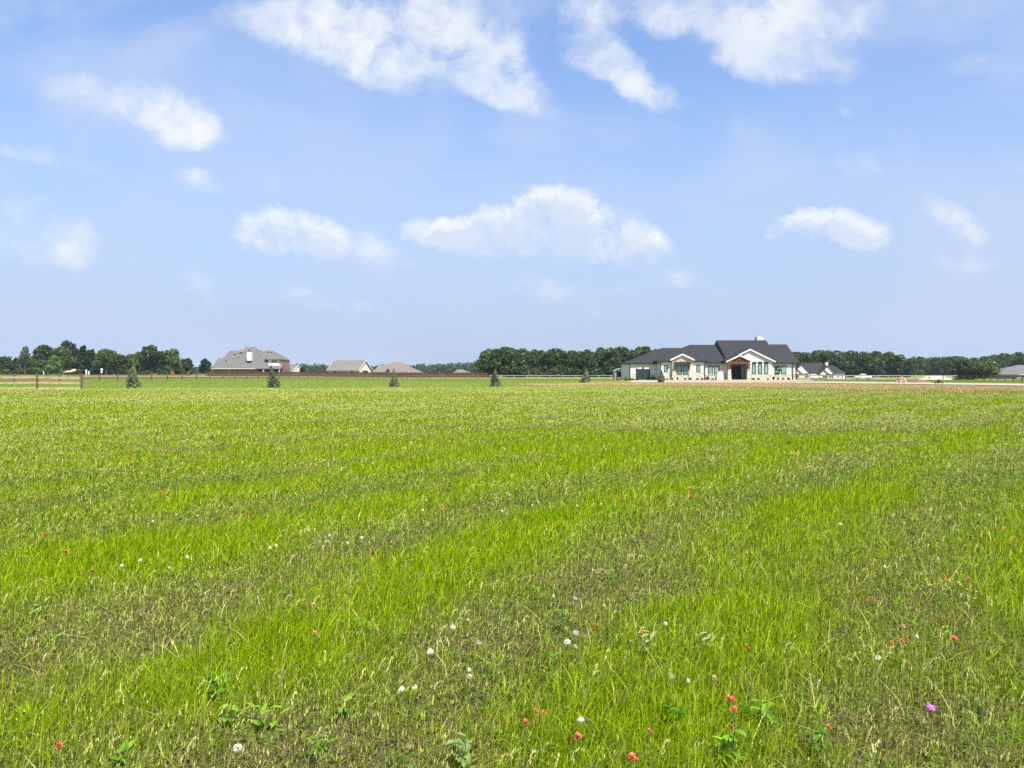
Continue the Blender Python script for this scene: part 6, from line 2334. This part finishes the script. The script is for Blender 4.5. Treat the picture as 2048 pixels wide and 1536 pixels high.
W, SG, TH = M['weed'], M['sage'], M['thistle']
for a in ((436, 1375, .17, .10, 6, .09, .034, W, 1, 'bushy bright leafed weed at the lower left'), (455, 1432, .12, .08, 5, .08, .03, W, 2, 'leafy weed just below the bushy one at lower left'),
          (1125, 1238, .18, .09, 6, .10, .022, W, 3, 'dark green leafy weed beside the clustered clocks'), (1105, 1330, .13, .08, 5, .10, .022, W, 4, 'narrow-leaved weed below the clustered clocks'),
          (1300, 1292, .13, .09, 5, .10, .03, SG, 5, 'grey green spreading weed right of centre'), (925, 1505, .14, .09, 5, .10, .03, SG, 6, 'pale sage weed at the bottom centre'),
          (1340, 1425, .14, .11, 6, .09, .026, W, 7, 'wide leafy weed left of the paintbrush cluster'), (1540, 1432, .13, .10, 5, .09, .03, W, 8, 'broad dark leaved weed right of the paintbrush cluster'),
          (1462, 1495, .15, .09, 6, .10, .03, W, 9, 'tall leafy weed at the bottom right of centre'), (1640, 1490, .12, .08, 5, .08, .026, W, 10, 'leafy weed under the lone coral paintbrush'),
          (540, 1445, .12, .10, 5, .09, .024, W, 11, 'low bright weed at the bottom left of centre'), (728, 1262, .13, .08, 5, .07, .026, W, 12, 'dark leafed clump left of the centre clocks'),
          (1420, 1290, .12, .09, 5, .08, .026, SG, 13, 'grey green weed at the edge of the lime patch'), (72, 1222, .12, .08, 4, .09, .03, SG, 14, 'pale weed with two wide leaves at far left'),
          (250, 1520, .1, .08, 4, .09, .03, W, 15, 'small leafy weed at the bottom left corner'), (690, 1420, .1, .07, 4, .08, .024, W, 16, 'small weed below the bare brown patch'),
          (1875, 1080, .14, .1, 6, .08, .02, W, 17, 'dark green weed clump left of the paintbrush trio'), (1960, 1420, .12, .08, 5, .06, .016, SG, 18, 'grey tufted weed at the lower right'),
          (640, 1495, .1, .07, 5, .07, .022, W, 19, 'low leafy weed at the bottom edge left of centre'), (1215, 1150, .13, .1, 5, .08, .026, W, 20, 'leafy weed above the nodding plumes')):
    weed(a[9], *a[:9])
weed('lone arching grass-like weed with long strap leaves near the centre', 1000, 1330, .10, .04, 7, .20, .012, W, 30, stems=1)
weed('second strap-leaved weed right of the arching one', 1022, 1385, .10, .03, 5, .16, .013, W, 31, stems=1)
for k, (u, v, lab) in enumerate(((52, 829, 'dark spiky thistle standing alone at the far left of the meadow'), (424, 881, 'dark spiky thistle in front of the far paintbrush band'), (446, 893, 'lower dark thistle right beside another thistle'),
                                 (505, 836, 'small dark thistle behind the far paintbrush band'), (1216, 832, 'tiny dark thistle in the far middle of the meadow'), (110, 846, 'small dark thistle below the lone far-left one'))):
    weed(lab, u, v, .20, .11, 8, .13, .03, TH, 50 + k, 'thistle', 3, 'thistles in the meadow')


# ------------------------------------------------------------------ thin haze over the whole field
def haze():
    m = bpy.data.materials.new('thin summer haze')
    m.use_nodes = True
    N = Nodes(m.node_tree)
    N.n.clear()
    out = N.new('ShaderNodeOutputMaterial')
    v = N.new('ShaderNodeVolumePrincipled')
    v.inputs['Color'].default_value = (.80, .88, 1.0, 1)
    v.inputs['Density'].default_value = HAZE_DENSITY
    v.inputs['Anisotropy'].default_value = .2
    N.l.new(v.outputs[0], out.inputs['Volume'])
    o = MB().box(-1900, 1900, -90, 1560, -4.0, 17.5).build('haze', m)
    o.display_type = 'WIRE'
    tag(o, 'thin pale summer haze over the field', 'haze', kind='stuff')


HAZE_DENSITY = 0.00012
haze()
